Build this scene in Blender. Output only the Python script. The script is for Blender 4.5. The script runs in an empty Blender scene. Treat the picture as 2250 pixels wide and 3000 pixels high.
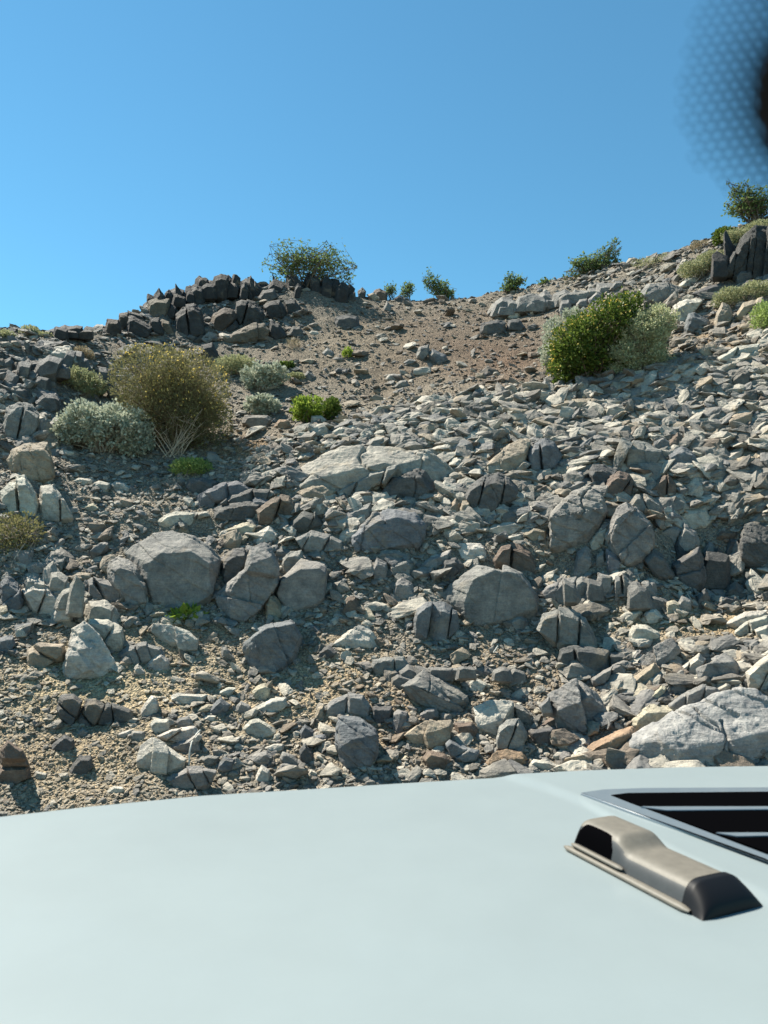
import bpy, bmesh, math, random
import numpy as np
from mathutils import Vector, Matrix

# ------------------------------------------------------------------ camera, sky, sun, exposure
S = bpy.context.scene
COL = S.collection
FPX, CX, CY, PITCH = 2180.0, 1125.0, 1500.0, math.radians(5.0)      # photo is 2250 x 3000
cam_d = bpy.data.cameras.new("camera"); cam = bpy.data.objects.new("camera", cam_d); COL.objects.link(cam)
cam.location = (0, 0, 0); cam.rotation_euler = (math.radians(90) + PITCH, 0, 0)
cam_d.sensor_fit = 'VERTICAL'; cam_d.lens = 6.4; cam_d.sensor_height = 3000 / FPX * 6.4; cam_d.sensor_width = cam_d.sensor_height * .75
cam_d.clip_start = 0.01; cam_d.clip_end = 2000
cam_d.dof.use_dof = True; cam_d.dof.focus_distance = 10.0; cam_d.dof.aperture_fstop = 1.75
S.camera = cam
SUN_EL, SUN_AZ = math.radians(55), math.radians(-57)                # azimuth measured from +Y towards +X
w = bpy.data.worlds.new("World"); S.world = w; w.use_nodes = True
nt = w.node_tree; nt.nodes.clear()
sky = nt.nodes.new("ShaderNodeTexSky"); sky.sky_type = 'NISHITA'; sky.sun_disc = False
sky.sun_elevation = SUN_EL; sky.sun_rotation = SUN_AZ
sky.altitude = 600; sky.air_density = 1.0; sky.dust_density = 0.0; sky.ozone_density = 5.0
bg = nt.nodes.new("ShaderNodeBackground"); bg.inputs[1].default_value = 0.087
wo = nt.nodes.new("ShaderNodeOutputWorld")
tintn = nt.nodes.new("ShaderNodeMix"); tintn.data_type = 'RGBA'; tintn.blend_type = 'MULTIPLY'; tintn.inputs[0].default_value = 1.0
tintn.inputs[7].default_value = (.60, .985, .87, 1)                   # desert sky, a little greener than the model's
nt.links.new(sky.outputs[0], tintn.inputs[6]); nt.links.new(tintn.outputs[2], bg.inputs[0]); nt.links.new(bg.outputs[0], wo.inputs[0])
sun_d = bpy.data.lights.new("sun", 'SUN'); sun_d.energy = 5.0; sun_d.angle = math.radians(0.5); sun_d.color = (1, .94, .82)
sun = bpy.data.objects.new("sun", sun_d); COL.objects.link(sun)
to_sun = Vector((math.sin(SUN_AZ) * math.cos(SUN_EL), math.cos(SUN_AZ) * math.cos(SUN_EL), math.sin(SUN_EL)))
sun.rotation_euler = to_sun.to_track_quat('Z', 'Y').to_euler()
S.view_settings.view_transform = 'Standard'; S.view_settings.look = 'None'
S.view_settings.exposure = 1.22; S.view_settings.gamma = 1.0
S.cycles.transparent_max_bounces = 8; S.cycles.max_bounces = 6

# ------------------------------------------------------------------ small helpers
rng = np.random.default_rng(7); random.seed(7)
def rays(px, py):                       # direction with unit forward (world y) component
    px, py = np.asarray(px, float), np.asarray(py, float)
    u, v = (px - CX) / FPX, -(py - CY) / FPX
    y = math.cos(PITCH) - math.sin(PITCH) * v; z = math.sin(PITCH) + math.cos(PITCH) * v
    return np.stack([u / y, np.ones_like(u), z / y], -1)
def project(P):
    P = np.asarray(P, float)
    f = P[..., 1] * math.cos(PITCH) + P[..., 2] * math.sin(PITCH)
    v = -P[..., 1] * math.sin(PITCH) + P[..., 2] * math.cos(PITCH)
    return CX + FPX * P[..., 0] / f, CY - FPX * v / f
def _h(ix, iy, iz, seed):
    h = (ix.astype(np.int64) * 374761393 + iy.astype(np.int64) * 668265263 + iz.astype(np.int64) * 2147483647 + seed * 1274126177) & 0xFFFFFFFF
    h = ((h ^ (h >> 13)) * 1274126177) & 0xFFFFFFFF
    h = ((h ^ (h >> 16)) * 2246822519) & 0xFFFFFFFF
    return ((h ^ (h >> 15)) & 0xFFFF) / 32767.5 - 1.0
def vnoise(P, seed=0):
    i = np.floor(P); f = P - i; i = i.astype(np.int64); f = f * f * (3 - 2 * f)
    r = 0
    for a in (0, 1):
        wa = f[..., 0] if a else 1 - f[..., 0]
        for b in (0, 1):
            wb = f[..., 1] if b else 1 - f[..., 1]
            for c in (0, 1):
                wc = f[..., 2] if c else 1 - f[..., 2]
                r = r + wa * wb * wc * _h(i[..., 0] + a, i[..., 1] + b, i[..., 2] + c, seed)
    return r
def fbm(P, seed=0, octaves=4, ridged=False):
    r, amp, tot = 0, 1.0, 0
    for o in range(octaves):
        n = vnoise(P * (2.03 ** o) + 17.3 * o, seed + o)
        r = r + amp * ((1 - 2 * np.abs(n)) if ridged else n); tot += amp; amp *= .5
    return r / tot
def make_mesh(name, V, F, smooth=False, mats=(), tint=None):
    """F: (n,3) or (n,4) array"""
    V = np.ascontiguousarray(V, np.float32); F = np.ascontiguousarray(F, np.int32)
    me = bpy.data.meshes.new(name); n, k = F.shape
    me.vertices.add(len(V)); me.vertices.foreach_set("co", V.ravel())
    me.loops.add(n * k); me.loops.foreach_set("vertex_index", F.ravel())
    me.polygons.add(n); me.polygons.foreach_set("loop_start", np.arange(0, n * k, k, dtype=np.int32))
    try: me.polygons.foreach_set("loop_total", np.full(n, k, np.int32))
    except Exception: pass
    me.polygons.foreach_set("use_smooth", np.full(n, bool(smooth)))
    if tint is not None:
        at = me.color_attributes.new("tint", 'FLOAT_COLOR', 'POINT')
        c = np.ones((len(V), 4), np.float32); c[:, :3] = tint; at.data.foreach_set("color", c.ravel())
    for m in mats: me.materials.append(m)
    me.update(calc_edges=True); me.validate()
    return me
def link(name, me, parent=None, loc=None):
    o = bpy.data.objects.new(name, me); COL.objects.link(o)
    if loc is not None: o.location = loc
    if parent is not None: o.parent = parent
    return o
def tag(o, label, cat, group=None):
    o["label"] = label; o["category"] = cat
    if group: o["group"] = group
    return o
def empty(name, loc):
    return link(name, None, loc=loc)

# ------------------------------------------------------------------ materials
def nodes(name):
    m = bpy.data.materials.new(name); m.use_nodes = True
    t = m.node_tree; t.nodes.clear()
    out = t.nodes.new("ShaderNodeOutputMaterial"); b = t.nodes.new("ShaderNodeBsdfPrincipled")
    t.links.new(b.outputs[0], out.inputs[0])
    return m, t, b, out
def N(t, kind, **kw):
    n = t.nodes.new(kind)
    for k, v in kw.items():
        if k.startswith("i_"):
            key = k[2:]; n.inputs[int(key) if key.isdigit() else key].default_value = v
        else: setattr(n, k, v)
    return n
def ramp(t, a, b, ca=(0, 0, 0, 1), cb=(1, 1, 1, 1)):
    r = N(t, "ShaderNodeValToRGB"); e = r.color_ramp.elements
    e[0].position, e[1].position = a, b; e[0].color, e[1].color = ca, cb
    return r
def mixc(t, blend, fac, a, b):
    m = N(t, "ShaderNodeMix", data_type='RGBA', blend_type=blend)
    for sock, v in ((m.inputs[0], fac), (m.inputs[6], a), (m.inputs[7], b)):
        if isinstance(v, bpy.types.NodeSocket): t.links.new(v, sock)
        elif isinstance(v, (int, float)): sock.default_value = v
        else: sock.default_value = (*v, 1) if len(v) == 3 else v
    return m.outputs[2]
def rock_material(name, source):
    """weathered schist: colour from the object or from the tint attribute, mottled, stained and banded"""
    m, t, b, out = nodes(name)
    geo = N(t, "ShaderNodeNewGeometry"); pos = geo.outputs["Position"]
    if source == 'object':
        base = N(t, "ShaderNodeObjectInfo").outputs["Color"]
    else:
        base = N(t, "ShaderNodeAttribute", attribute_name="tint").outputs["Color"]
    def noise(scale, detail=6, rough=.6, dist=0.0, vec=pos):
        n = N(t, "ShaderNodeTexNoise", i_Scale=scale, i_Detail=detail, i_Roughness=rough, i_Distortion=dist)
        t.links.new(vec, n.inputs["Vector"]); return n
    mott = ramp(t, .3, .7, (.55, .56, .58, 1), (1.38, 1.34, 1.28, 1)); t.links.new(noise(7, 8, .68, .3).outputs[0], mott.inputs[0])
    c = mixc(t, 'MULTIPLY', 1.0, base, mott.outputs[0])
    fine = ramp(t, .25, .75, (.68, .68, .70, 1), (1.3, 1.3, 1.27, 1)); t.links.new(noise(55, 5, .75).outputs[0], fine.inputs[0])
    c = mixc(t, 'MULTIPLY', .9, c, fine.outputs[0])
    stain = ramp(t, .58, .72); t.links.new(noise(2.6, 5, .6, .8).outputs[0], stain.inputs[0])
    sf = N(t, "ShaderNodeMath", operation='MULTIPLY', i_1=.52); t.links.new(stain.outputs[0], sf.inputs[0])
    c = mixc(t, 'MIX', sf.outputs[0], c, (.30, .235, .155))
    varn = ramp(t, .60, .70); t.links.new(noise(4.3, 7, .7, .5).outputs[0], varn.inputs[0])
    vf = N(t, "ShaderNodeMath", operation='MULTIPLY', i_1=.5); t.links.new(varn.outputs[0], vf.inputs[0])
    c = mixc(t, 'MIX', vf.outputs[0], c, (.085, .09, .10))
    # foliation bands
    mp = N(t, "ShaderNodeMapping"); mp.inputs["Rotation"].default_value = (.5, .35, .2); mp.inputs["Scale"].default_value = (5, 9, 70)
    t.links.new(pos, mp.inputs["Vector"])
    bn = noise(1.0, 5, .65, 1.2, mp.outputs[0])
    band = ramp(t, .35, .65, (.78, .78, .79, 1), (1.16, 1.15, 1.13, 1)); t.links.new(bn.outputs[0], band.inputs[0])
    c = mixc(t, 'MULTIPLY', .55, c, band.outputs[0])
    t.links.new(c, b.inputs["Base Color"])
    b.inputs["Roughness"].default_value = .82; b.inputs["Specular IOR Level"].default_value = .35
    vor = N(t, "ShaderNodeTexVoronoi", feature='DISTANCE_TO_EDGE', i_Scale=17.0); 
    wob = noise(9, 3, .6); av = N(t, "ShaderNodeVectorMath", operation='ADD'); t.links.new(pos, av.inputs[0])
    sc = N(t, "ShaderNodeVectorMath", operation='SCALE'); sc.inputs["Scale"].default_value = .12; t.links.new(wob.outputs[1], sc.inputs[0]); t.links.new(sc.outputs[0], av.inputs[1])
    t.links.new(av.outputs[0], vor.inputs["Vector"])
    crack = ramp(t, 0.0, .06); t.links.new(vor.outputs["Distance"], crack.inputs[0])
    def add(a, wa, bb, wb):
        m1 = N(t, "ShaderNodeMath", operation='MULTIPLY', i_1=wa); t.links.new(a, m1.inputs[0])
        m2 = N(t, "ShaderNodeMath", operation='MULTIPLY_ADD', i_1=wb); t.links.new(bb, m2.inputs[0]); t.links.new(m1.outputs[0], m2.inputs[2])
        return m2.outputs[0]
    h = add(noise(28, 8, .72).outputs[0], 1.0, bn.outputs[0], .55)
    h2 = add(h, 1.0, crack.outputs[0], .12)
    bp = N(t, "ShaderNodeBump", i_Strength=.75, i_Distance=.022); t.links.new(h2, bp.inputs["Height"])
    t.links.new(bp.outputs[0], b.inputs["Normal"])
    return m
M_ROCK = rock_material("weathered_rock", 'object')
M_RUB = rock_material("loose_rubble_rock", 'tint')
def ground_material():
    m, t, b, out = nodes("stony_soil")
    pos = N(t, "ShaderNodeNewGeometry").outputs["Position"]
    base = N(t, "ShaderNodeAttribute", attribute_name="tint").outputs["Color"]
    n1 = N(t, "ShaderNodeTexNoise", i_Scale=30.0, i_Detail=8.0, i_Roughness=.75); t.links.new(pos, n1.inputs["Vector"])
    r1 = ramp(t, .3, .72, (.5, .5, .5, 1), (1.45, 1.42, 1.38, 1)); t.links.new(n1.outputs[0], r1.inputs[0])
    c = mixc(t, 'MULTIPLY', 1.0, base, r1.outputs[0])
    v = N(t, "ShaderNodeTexVoronoi", i_Scale=48.0, i_Randomness=1.0); t.links.new(pos, v.inputs["Vector"])
    hsv = N(t, "ShaderNodeSeparateColor"); t.links.new(v.outputs["Color"], hsv.inputs[0])
    r2 = ramp(t, 0, 1, (.62, .62, .63, 1), (1.4, 1.38, 1.34, 1)); t.links.new(hsv.outputs[0], r2.inputs[0])
    c = mixc(t, 'MULTIPLY', .8, c, r2.outputs[0])
    t.links.new(c, b.inputs["Base Color"]); b.inputs["Roughness"].default_value = .95; b.inputs["Specular IOR Level"].default_value = .15
    inv = N(t, "ShaderNodeMath", operation='MULTIPLY_ADD', i_1=-1.2, i_2=1.0); t.links.new(v.outputs["Distance"], inv.inputs[0])
    ad = N(t, "ShaderNodeMath", operation='ADD'); t.links.new(inv.outputs[0], ad.inputs[0]); t.links.new(n1.outputs[0], ad.inputs[1])
    bp = N(t, "ShaderNodeBump", i_Strength=1.0, i_Distance=.018); t.links.new(ad.outputs[0], bp.inputs["Height"]); t.links.new(bp.outputs[0], b.inputs["Normal"])
    return m
M_SOIL = ground_material()
def leaf_material(name, c1, c2, trans=.35, rough=.6, spec=.3):
    m, t, b, out = nodes(name)
    g = N(t, "ShaderNodeNewGeometry")
    r = ramp(t, 0, 1, (*c1, 1), (*c2, 1)); t.links.new(g.outputs["Random Per Island"], r.inputs[0])
    t.links.new(r.outputs[0], b.inputs["Base Color"]); b.inputs["Roughness"].default_value = rough; b.inputs["Specular IOR Level"].default_value = spec
    tr = N(t, "ShaderNodeBsdfTranslucent"); t.links.new(r.outputs[0], tr.inputs[0])
    mx = N(t, "ShaderNodeMixShader", i_0=trans); t.links.new(b.outputs[0], mx.inputs[1]); t.links.new(tr.outputs[0], mx.inputs[2]); t.links.new(mx.outputs[0], out.inputs[0])
    return m
def plain(name, c, rough=.5, spec=.5, coat=0.0, bump=0.0, var=0.0, scale=20.0, metal=0.0):
    m, t, b, out = nodes(name)
    b.inputs["Base Color"].default_value = (*c, 1); b.inputs["Roughness"].default_value = rough
    b.inputs["Specular IOR Level"].default_value = spec; b.inputs["Coat Weight"].default_value = coat; b.inputs["Coat Roughness"].default_value = .08
    b.inputs["Metallic"].default_value = metal
    if bump or var:
        pos = N(t, "ShaderNodeNewGeometry").outputs["Position"]
        n = N(t, "ShaderNodeTexNoise", i_Scale=scale, i_Detail=5.0, i_Roughness=.6); t.links.new(pos, n.inputs["Vector"])
        if var:
            r = ramp(t, .3, .7, (1 - var,) * 3 + (1,), (1 + var,) * 3 + (1,)); t.links.new(n.outputs[0], r.inputs[0])
            t.links.new(mixc(t, 'MULTIPLY', 1.0, c, r.outputs[0]), b.inputs["Base Color"])
        if bump:
            bp = N(t, "ShaderNodeBump", i_Strength=bump, i_Distance=.004); t.links.new(n.outputs[0], bp.inputs["Height"]); t.links.new(bp.outputs[0], b.inputs["Normal"])
    return m
M_STEM = plain("woody_stem", (.14, .10, .07), .9, .2, var=.3)
M_DRY = plain("dry_twig", (.42, .34, .25), .85, .2, var=.25)
# ------------------------------------------------------------------ the hillside: one sheet shaped through surveyed points
CTRL = """0 2700 4.1; 560 2700 4.1; 1125 2700 4.1; 1690 2700 4.1; 2250 2700 4.1
-250 2380 5.2; 0 2350 5.25; 560 2345 5.35; 1125 2340 5.45; 1690 2330 5.45; 2250 2320 5.3; 2500 2300 5.2
-250 2100 5.8; 0 2100 5.9; 300 2100 6.05; 560 2100 6.1; 1125 2100 6.2; 1690 2100 6.15; 2000 2080 6.0; 2250 2060 5.85; 2500 2000 5.8
-250 1850 6.55; 0 1850 6.72; 300 1850 6.88; 560 1850 7.0; 850 1850 7.0; 1125 1850 7.0; 1400 1870 6.95; 1690 1850 7.0; 1950 1800 7.1; 2200 1780 7.1; 2500 1720 6.9
2060 1690 7.75; 2200 1690 7.7; 2130 1620 7.9
-250 1600 7.15; 0 1600 7.45; 200 1600 7.72; 400 1600 7.85; 560 1600 7.9; 850 1600 7.85; 1125 1600 7.8; 1400 1600 7.8; 1690 1600 7.75; 1900 1560 7.8
-250 1400 8.0; 0 1400 8.3; 150 1400 8.5; 300 1400 8.66; 560 1400 8.8; 850 1400 8.6; 1125 1400 8.6; 1400 1400 8.55; 1690 1400 8.45; 2000 1400 8.3; 2250 1400 8.05; 2500 1380 7.9
-250 1250 8.75; 0 1250 9.1; 150 1270 9.25; 300 1260 9.6; 560 1260 9.9; 700 1260 10.0; 850 1260 9.7; 1125 1270 9.4; 1400 1260 9.35; 1690 1250 9.3; 2000 1240 9.1; 2250 1230 8.8; 2500 1210 8.6
900 1190 10.7; 1100 1170 10.9; 1300 1160 10.4; 1450 1140 10.2; 1690 1140 10.0; 1900 1110 9.8; 2100 1060 9.7; 2250 1010 9.7; 2500 950 9.6
-250 1120 9.4; 0 1130 9.75; 150 1150 10.0; 330 1180 10.3; 560 1150 10.9; 750 1160 11.0
1700 1080 10.7; 1900 1060 10.3; 2100 1010 10.2; 2250 960 10.2; 2500 900 10.1
-250 1030 10.0; 0 1040 10.4; 150 1050 10.6; 300 1060 11.3; 560 1060 11.9; 800 1060 12.0; 1000 1050 12.1; 1250 1050 12.1; 1450 1050 11.8; 1570 1080 11.2
-250 985 10.7; 0 990 11.2; 150 995 11.6; 300 990 12.0
420 1000 12.4; 600 990 12.8; 750 1000 12.8; 900 980 13.0; 1100 970 13.4; 1300 960 13.5; 1500 950 13.3; 1700 930 12.8; 1850 915 12.2; 2000 900 11.7; 2150 890 11.2; 2300 880 11.0
400 940 13.0; 600 920 13.5; 750 900 13.8; 900 890 14.0; 1050 895 14.5
420 925 13.3; 600 880 14.0; 760 855 14.4; 900 850 14.5; 1050 872 14.9; 1200 886 15.3; 1330 885 15.4; 1450 868 15.2; 1600 840 14.8; 1750 805 14.4; 1900 765 13.9; 2000 742 13.6; 2100 715 13.2; 2250 665 12.6; 2450 600 12.4
1500 905 14.4; 1700 865 13.9; 1900 820 13.2; 2050 800 12.6; 2150 800 11.9; 2300 780 11.6"""
_c = np.array([[float(v) for v in s.split()] for s in CTRL.replace("\n", ";").split(";")])
CP = rays(_c[:, 0], _c[:, 1]) * _c[:, 2:3]
# ground under and behind the car, the crest falling away behind the skyline, the flanks
ext = []
for x in (-12, -6, -2, 2, 6, 12):
    for y in (-8, -2, 1.5): ext.append((x, y, -1.62))
for (px, py, d) in ((-250, 985, 10.7), (0, 990, 11.2), (150, 995, 11.6), (300, 990, 12.0), (420, 925, 13.3), (600, 880, 14.0), (760, 855, 14.4), (900, 850, 14.5), (1050, 872, 14.9), (1200, 886, 15.3), (1330, 885, 15.4), (1450, 868, 15.2), (1600, 840, 14.8), (1750, 805, 14.4), (1900, 765, 13.9), (2100, 715, 13.2), (2250, 665, 12.6), (2450, 600, 12.4)):
    p = rays(px, py) * d
    for k, (dy, dz) in enumerate(((1.5, .22), (4, -.2), (12, -2.0))):
        ext.append((p[0] * (1 + dy / d), p[1] + dy, p[2] + dz))
for s in (-1, 1):
    for y, z in ((4, -1.0), (8, 1.4), (12, 4.2), (16, 6.0), (26, 4.0)): ext.append((s * 13.0, y, z + (.8 if s > 0 and y > 6 else 0)))
CP = np.vstack([CP, np.array(ext, float)])
def _tps(r2): return r2 * np.log(r2 + 1e-9)
def _solve(cp, lam=.02):
    n = len(cp); d2 = ((cp[:, None, :2] - cp[None, :, :2]) ** 2).sum(-1)
    A = np.zeros((n + 3, n + 3)); A[:n, :n] = _tps(d2) + lam * np.eye(n)
    A[:n, n] = 1; A[:n, n + 1:] = cp[:, :2]; A[n, :n] = 1; A[n + 1:, :n] = cp[:, :2].T
    return np.linalg.solve(A, np.concatenate([cp[:, 2], np.zeros(3)]))
_W = _solve(CP)
def base_z(X, Y):
    sh = X.shape; X, Y = X.ravel(), Y.ravel(); out = np.empty(len(X)); n = len(CP)
    for a in range(0, len(X), 40000):
        x, y = X[a:a + 40000], Y[a:a + 40000]
        d2 = (x[:, None] - CP[None, :, 0]) ** 2 + (y[:, None] - CP[None, :, 1]) ** 2
        out[a:a + 40000] = _tps(d2) @ _W[:n] + _W[n] + _W[n + 1] * x + _W[n + 2] * y
    return out.reshape(sh)
def crag(px, py):
    """how much bare broken bedrock there is (0..1), by place"""
    px, py = np.asarray(px, float), np.asarray(py, float)
    g = lambda x, y, rx, ry: np.exp(-((px - x) / rx) ** 2 - ((py - y) / ry) ** 2)
    return np.clip(1.1 * g(30, 1120, 170, 170) + .9 * g(60, 1500, 170, 300) + g(560, 930, 300, 60) + .6 * g(600, 1450, 250, 90) + .8 * g(2200, 760, 130, 120) + .5 * g(1750, 850, 300, 60) + .7 * g(1800, 1620, 380, 150) + .55 * g(900, 1620, 600, 140) + .3 * g(1200, 2080, 300, 120), 0, 1)
def axis(fine_a, fine_b, step, far_a, far_b):
    a = [fine_a]; s = step
    while a[-1] > far_a: s *= 1.25; a.append(a[-1] - s)
    b = [fine_b]; s = step
    while b[-1] < far_b: s *= 1.25; b.append(b[-1] + s)
    return np.array(a[::-1] + list(np.arange(fine_a + step, fine_b - step / 2, step)) + b)
GX = axis(-8.0, 8.0, .033, -450, 450); GY = axis(4.4, 16.6, .033, -450, 450)
XX, YY = np.meshgrid(GX, GY)
Xc, Yc = np.clip(XX, -13, 13), np.clip(YY, -8, 27)
ZZ = base_z(Xc, Yc)
far = np.hypot(XX - Xc, YY - Yc); k = np.exp(-far / 25.0); ZZ = ZZ * k + (-1.62) * (1 - k)
P3 = np.stack([XX, YY, ZZ], -1)
near = np.clip((YY - 3.2) / 1.5, 0, 1) * np.exp(-far / 10)
_px, _py = project(np.where(YY[..., None] > 1, P3, np.array([0, 5, 0.])))
CR = crag(_px, _py) * (YY > 4)
strat = P3 * np.array([1.0, 1.0, 1.0])
ZZ = ZZ + near * (.07 * fbm(P3 * .9, 3, 4) + .045 * fbm(P3 * np.array([1.6, 2.2, 2.2]), 63, 3, True) + .022 * fbm(P3 * 5.5, 11, 4))
ZZ = ZZ + near * CR * (.19 * fbm(P3 * np.array([2.4, 2.0, 2.4]), 23, 4, True) + .06 * fbm(P3 * np.array([9, 5, 5.]), 29, 4, True))
P3[..., 2] = ZZ
def ground_z(x, y):
    x, y = np.asarray(x, float), np.asarray(y, float)
    i = np.clip(np.searchsorted(GX, x) - 1, 0, len(GX) - 2); j = np.clip(np.searchsorted(GY, y) - 1, 0, len(GY) - 2)
    a = (x - GX[i]) / (GX[i + 1] - GX[i]); b = (y - GY[j]) / (GY[j + 1] - GY[j])
    return ZZ[j, i] * (1 - a) * (1 - b) + ZZ[j, i + 1] * a * (1 - b) + ZZ[j + 1, i] * (1 - a) * b + ZZ[j + 1, i + 1] * a * b
def hit(px, py, fallback=14.0):
    """where the line of sight through a photo pixel meets the hillside"""
    r = rays(px, py); d = np.arange(4.3, 17.0, .02); q = r[None] * d[:, None]
    below = q[:, 2] <= ground_z(q[:, 0], q[:, 1])
    k = int(np.argmax(below)) if below.any() else -1
    return float(d[k]) if k >= 0 else fallback
# soil colour by place
def soil_tint(px, py, P):
    g = lambda x, y, rx, ry: np.exp(-((px - x) / rx) ** 2 - ((py - y) / ry) ** 2)
    n = fbm(P * 1.7, 41, 4); c = np.empty(P.shape); c[...] = (.235, .208, .168)
    def blend(wt, col):
        wt = np.clip(wt + wt * n * .9, 0, 1)[..., None]; c[...] = c * (1 - wt) + np.array(col) * wt
    blend(.8 * g(600, 930, 350, 80), (.12, .115, .11)); blend(.8 * g(50, 1130, 200, 150), (.13, .127, .12)); blend(.8 * g(2200, 790, 150, 60), (.12, .11, .10))
    blend(.9 * g(60, 1500, 190, 280), (.27, .245, .205))
    blend(.9 * g(1180, 1060, 420, 130), (.185, .150, .112))
    blend(.9 * g(1430, 1010, 230, 90), (.155, .115, .085)); blend(.8 * g(1250, 960, 260, 50), (.165, .130, .098))
    blend(.7 * g(1500, 1080, 130, 60), (.17, .115, .08))
    blend(.9 * g(720, 1330, 150, 45), (.24, .16, .09))
    blend(g(330, 2010, 340, 120), (.45, .365, .225)); blend(.8 * g(180, 2250, 300, 130), (.38, .30, .19)); blend(g(980, 1990, 150, 110), (.42, .32, .19))
    blend(.7 * g(1420, 1960, 260, 70), (.27, .21, .14)); blend(g(2050, 1830, 190, 45), (.36, .26, .14)); blend(.9 * g(1230, 2080, 330, 170), (.25, .195, .135)); blend(.8 * g(750, 2080, 330, 150), (.34, .275, .185))
    blend(.8 * g(520, 1830, 140, 60), (.38, .31, .2)); blend(.7 * g(2100, 1010, 130, 70), (.30, .22, .14)); blend(.6 * g(1000, 1000, 160, 60), (.24, .2, .145))
    blend(.6 * g(1750, 1830, 200, 50), (.3, .25, .17))
    return c * .96
T = soil_tint(_px, _py, P3)
ny, nx = XX.shape; idx = np.arange(ny * nx).reshape(ny, nx)
F = np.stack([idx[:-1, :-1], idx[:-1, 1:], idx[1:, 1:], idx[1:, :-1]], -1).reshape(-1, 4)
terrain = link("hillside_ground", make_mesh("hillside_ground", P3.reshape(-1, 3), F, True, [M_SOIL], T.reshape(-1, 3)))
terrain["kind"] = "structure"
# ------------------------------------------------------------------ rock shapes
CROP = {'C1': (0, 1250, .3617), 'C2': (500, 1250, .3617), 'C3': (1050, 1250, .3617), 'C4': (1650, 1250, .3617), 'C5': (0, 1800, .3617),
        'C6': (550, 1750, .3617), 'C7': (1100, 1750, .3617), 'C8': (1650, 1700, .3617), 'U1': (0, 850, .3617), 'U2': (300, 750, .3617),
        'U3': (700, 650, .3617), 'U4': (1250, 650, .3617), 'U5': (1650, 500, .3617), 'U6': (1550, 850, .4219), 'U7': (800, 950, .3617), 'F': (0, 0, 1.0)}
def hull(P):
    bm = bmesh.new()
    for p in P: bm.verts.new(p)
    r = bmesh.ops.convex_hull(bm, input=bm.verts)
    bmesh.ops.delete(bm, geom=[v for v in bm.verts if not v.link_faces], context='VERTS')
    bmesh.ops.triangulate(bm, faces=bm.faces)
    bm.verts.index_update()
    V = np.array([v.co for v in bm.verts]); F = np.array([[v.index for v in f.verts] for f in bm.faces]); bm.free()
    return V, F
def chop(V, F, cuts, seed):
    """strike flat facets off a convex body"""
    r = np.random.default_rng(seed + 9000); bm = bmesh.new(); vs = [bm.verts.new(p) for p in V]
    for f in F: bm.faces.new([vs[i] for i in f])
    for _ in range(cuts):
        P = np.array([v.co for v in bm.verts]); c = P.mean(0); n = r.normal(size=3) * np.array([1, 1, .9]); n[1] -= .25; n /= np.linalg.norm(n)
        h = (P - c) @ n; co = c + n * h.max() * (.70 + .24 * r.random())
        g = bmesh.ops.bisect_plane(bm, geom=bm.verts[:] + bm.edges[:] + bm.faces[:], plane_co=co, plane_no=n, clear_outer=True)
        ed = [e for e in g['geom_cut'] if isinstance(e, bmesh.types.BMEdge)]
        if ed: bmesh.ops.contextual_create(bm, geom=ed)
    P = [v.co.copy() for v in bm.verts]; bm.free(); return hull(P)
def split(V, F, limit=None):
    """cut every edge longer than LIMIT in two (all edges if None)"""
    E = np.sort(np.concatenate([F[:, [0, 1]], F[:, [1, 2]], F[:, [2, 0]]]), 1)
    U, inv = np.unique(E, axis=0, return_inverse=True); inv = inv.ravel()
    L = np.linalg.norm(V[U[:, 0]] - V[U[:, 1]], axis=1)
    cut = np.ones(len(U), bool) if limit is None else L > limit
    ids = np.full(len(U), -1); ids[cut] = len(V) + np.arange(cut.sum())
    V2 = np.vstack([V, (V[U[cut, 0]] + V[U[cut, 1]]) / 2]); n = len(F)
    m = np.stack([ids[inv[:n]], ids[inv[n:2 * n]], ids[inv[2 * n:]]], 1)     # mid of ab, bc, ca
    out = []; cnt = (m >= 0).sum(1)
    out.append(F[cnt == 0])
    f, q = F[cnt == 3], m[cnt == 3]
    out += [np.stack([f[:, 0], q[:, 0], q[:, 2]], 1), np.stack([q[:, 0], f[:, 1], q[:, 1]], 1), np.stack([q[:, 2], q[:, 1], f[:, 2]], 1), q]
    for r in range(3):                                                        # one cut edge, rotated to ab ; two cut edges, rotated so that ca is whole
        Fr, mr = np.roll(F, -r, 1), np.roll(m, -r, 1)
        s = (cnt == 1) & (mr[:, 0] >= 0); f, q = Fr[s], mr[s]
        out += [np.stack([f[:, 0], q[:, 0], f[:, 2]], 1), np.stack([q[:, 0], f[:, 1], f[:, 2]], 1)]
        s = (cnt == 2) & (mr[:, 2] < 0); f, q = Fr[s], mr[s]
        out += [np.stack([q[:, 0], f[:, 1], q[:, 1]], 1), np.stack([f[:, 0], q[:, 0], q[:, 1]], 1), np.stack([f[:, 0], q[:, 1], f[:, 2]], 1)]
    return V2, np.concatenate(out)
def smooth(V, F, k, n=1):
    E = np.concatenate([F[:, [0, 1]], F[:, [1, 2]], F[:, [2, 0]]])
    for _ in range(n):
        A = np.zeros_like(V); c = np.zeros(len(V))
        for a, b in ((0, 1), (1, 0)):
            np.add.at(A, E[:, a], V[E[:, b]]); np.add.at(c, E[:, a], 1)
        V = V + k * (A / c[:, None] - V)
    return V
def normals(V, F):
    n = np.cross(V[F[:, 1]] - V[F[:, 0]], V[F[:, 2]] - V[F[:, 0]]); A = np.zeros_like(V)
    for i in range(3): np.add.at(A, F[:, i], n)
    return A / (np.linalg.norm(A, axis=1, keepdims=True) + 1e-12)
STRATA = np.array([.55, .25, .8]); STRATA /= np.linalg.norm(STRATA)
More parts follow.
